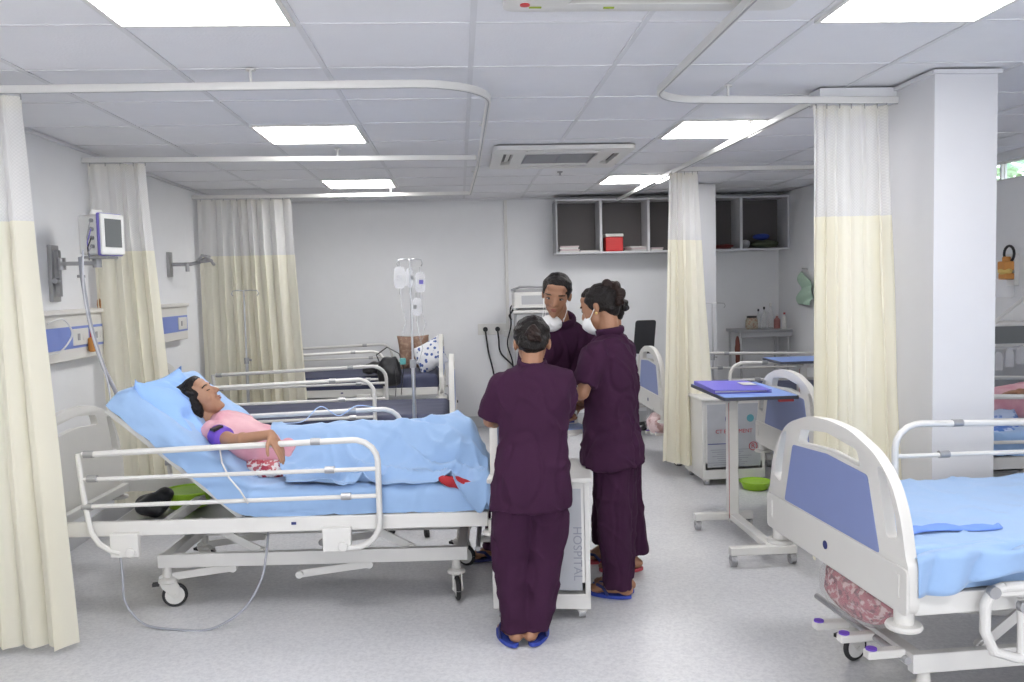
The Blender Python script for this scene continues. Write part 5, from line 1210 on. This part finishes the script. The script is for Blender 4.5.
t = thing('jar', 'squat patterned jar at the left of the bottles on the steel table', 'jar', (3.09, 8.98, 1.0)); MB().lathe([(.055, 0), (.065, .02), (.065, .09), (.05, .12)], n=20).build('body', spots('jar_print', (.40, .36, .28), [(.33, .20, .15)], 40, .4), t); MB().cyl((0, 0, .12), (0, 0, .14), .052).build('lid', DARK, t)
lump('cloth', 'reddish cloth hanging off the left corner of the steel table', 'cloth', (2.895, 8.86, .79), (.028, .03, .15), mat('reddish_cloth', (.26, .09, .07), .8), 7, .012)
GRN = mat('green_cloth', (.44, .60, .48), .8)
def gc(u, v):
    y = 8.60-.34*v+.03*math.sin(u*9); return V((XA-.02-.035*abs(math.sin(u*6+2*v))-.02*v, y+.05*u*(1-v), 1.60-.34*u-.10*v*(1-u)+.12*(1-v)*0))
tag(MB().grid(gc, 20, 14).build('green_cloth', GRN, smooth=0, solid=.003, o=(XA-.02, 8.4, 1.5)), 'pale green cloth hanging on the alcove wall beside the gathered right curtain', 'cloth')
MBh = MB().cyl((XA, 8.50, 1.615), (XA-.06, 8.50, 1.625), .006); tag(MBh.build('wall_hook', STEEL, o=(XA, 8.5, 1.62)), 'small steel hook holding the pale green cloth', 'hook')

# ---------------------------------------------------------------- second patient behind the pillar
pillow('pillow', 'blue pillow of the second patient behind the big pillar', (3.88, 5.05, .70), (.34, .60, .12), slopeR(-22), PILM, 8)
HR = look((-.55, -.45, .70), (.95, 0, .3))
sp = dict(s=.93, hs=.95, closed=True, head=(3.78, 5.04, .86), HR=HR, neck=(3.70, 5.04, .78), chest=(3.58, 5.04, .76), pelvis=(3.22, 5.04, .72), right=(0, 1, 0),
    arms=[dict(sh=(3.64, 4.86, .79), el=(3.46, 4.74, .80), wr=(3.26, 4.80, .83), hd=(-1, .3, 0), hn=(0, 0, -1), th=1), dict(sh=(3.64, 5.22, .78), el=(3.42, 5.30, .74), wr=(3.22, 5.22, .76), hd=(-1, -.3, 0), hn=(0, 0, -1), th=-1)],
    legs=[dict(hp=(3.20, 4.96, .71), kn=(2.82, 4.95, .75), an=(2.44, 4.97, .68)), dict(hp=(3.20, 5.12, .71), kn=(2.82, 5.13, .75), an=(2.44, 5.11, .68))], hair=[((0, -.06, -.02), (.07, .06, .08))])
b5, ch, P = mk('patient in pink clothes lying on the bed behind the big pillar', (3.4, 5.04, .62), sp)
tunic(ch, ringset([((3.70, 5.04, .775), .10, .065), ((3.64, 5.04, .765), .16, .09), ((3.5, 5.04, .75), .17, .105), ((3.3, 5.04, .73), .17, .105), ((3.05, 5.04, .73), .19, .11)], Y, Z),
      [[((3.64, 4.87, .79), .066), ((3.50, 4.77, .80), .062), ((3.40, 4.755, .81), .058)], [((3.64, 5.21, .78), .064), ((3.48, 5.28, .75), .06)]], mt=PINK, fold=lambda c, n: .012*nz(c, 11, 3))
BLF = spots('blue_white_print', (.55, .65, .85), [(.10, .22, .60)], 18, .47, tex='NOISE')
def bl2(u, v):
    x = 2.05+u*1.2; y = 4.62+.86*v; d = abs(y-5.04); e = min(v, 1-v); z = .63+.17*math.exp(-(d/.21)**3)*sstep(2.3, 2.5, x)+.03*nz((x, y, 2), 6)
    z -= .10*(1-sstep(0, .06, e))
    return V((x, y+.0, max(z, .52)))
tag(MB().grid(bl2, 50, 40).build('blanket', BLF, smooth=0, solid=.004, o=(2.6, 5.04, .62)), 'blue and white printed blanket on the patient behind the big pillar', 'blanket')
t = thing('suction_jar', 'clear suction unit with orange-yellow fittings on the right wall', 'suction unit', (XR, 6.30, 1.50))
# hangs on the wall beside the bed head
MB().box((-.02, 0, .05), (.04, .10, .24)).build('wall_bracket', WHITE, t, bevel=.004)
MB().tube([(-.05-.0, .06*math.cos(a), .17+.06*math.sin(a)) for a in [2*PI*k/16 for k in range(17)]], .010, cap=False).build('ring', BLACK, t, smooth=0)
MB().box((-.07, 0, .08), (.09, .09, .07)).box((-.07, 0, .0), (.07, .10, .05)).cyl((-.07, 0, .10), (-.07, 0, .15), .03).build('valve_body', ORANGE, t, bevel=.01)
MB().ell((-.08, 0, .04), (.045, .06, .03)).build('knob', YEL, t); MB().lathe([(.05, -.16), (.065, -.15), (.065, -.02), (.03, -.01)], c=(-.08, 0, 0), n=24).build('jar', CLEAR, t)
t = thing('bedside_pole', 'slanting white tube above the bed behind the big pillar', 'tube', (3.1, 5.4, 0))
MB().tube([(0, 0, 1.02), (.35, .05, 1.17), (.95, .40, 1.44), (1.09, .52, 1.44)], .012).build('tube', WHITE, t, smooth=0)
t = thing('ventilator_stand', 'white and grey equipment column standing behind the second patient', 'medical equipment', (3.78, 5.85, 0))
MB().box((0, 0, .55), (.30, .26, .94)).build('column', CARTG, t, bevel=.02); MB().box((0, -.02, 1.10), (.30, .20, .18)).build('monitor', WHITE, t, bevel=.02); MB().box((0, -.122, 1.10), (.22, .006, .12)).build('screen', SCR, t)
for k in range(3): MB().lathe([(.03, 0), (.03, .10), (.012, .13)], c=(-.10+.08*k, -.16, .86+.02*k), n=14).build('bottle', CLEAR, t)
for s_ in (-1, 1):
    for q in (-1, 1): MB().cyl((s_*.12, q*.10-.01, .04), (s_*.12, q*.10+.01, .04), .04).cyl((s_*.12, q*.10, .04), (s_*.12, q*.10, .09), .012).build('caster', DARK, t)

# ---------------------------------------------------------------- light
w = bpy.data.worlds.new('world'); scn.world = w; w.use_nodes = True
nt = w.node_tree; bg = nt.nodes['Background']; sky = nt.nodes.new('ShaderNodeTexSky'); sky.sky_type = 'NISHITA'; sky.sun_elevation = math.radians(50); sky.sun_rotation = 2.0; sky.sun_disc = False
nt.links.new(sky.outputs['Color'], bg.inputs['Color']); bg.inputs['Strength'].default_value = .5
# unseen area lamp behind the viewer, added to lift the ambient light
def area(name, loc, rot, sx, sy, power, col=(1, 1, 1)):
    l = bpy.data.lights.new(name, 'AREA'); l.shape = 'RECTANGLE'; l.size = sx; l.size_y = sy; l.energy = power; l.color = col
    o_ = bpy.data.objects.new(name, l); COL.objects.link(o_); o_.location = loc; o_.rotation_euler = rot; return o_
area('ambient_fill', (1.0, YF+.06, 1.35), (PI/2, 0, PI), 5.5, 1.9, 45, (.95, .97, 1.))
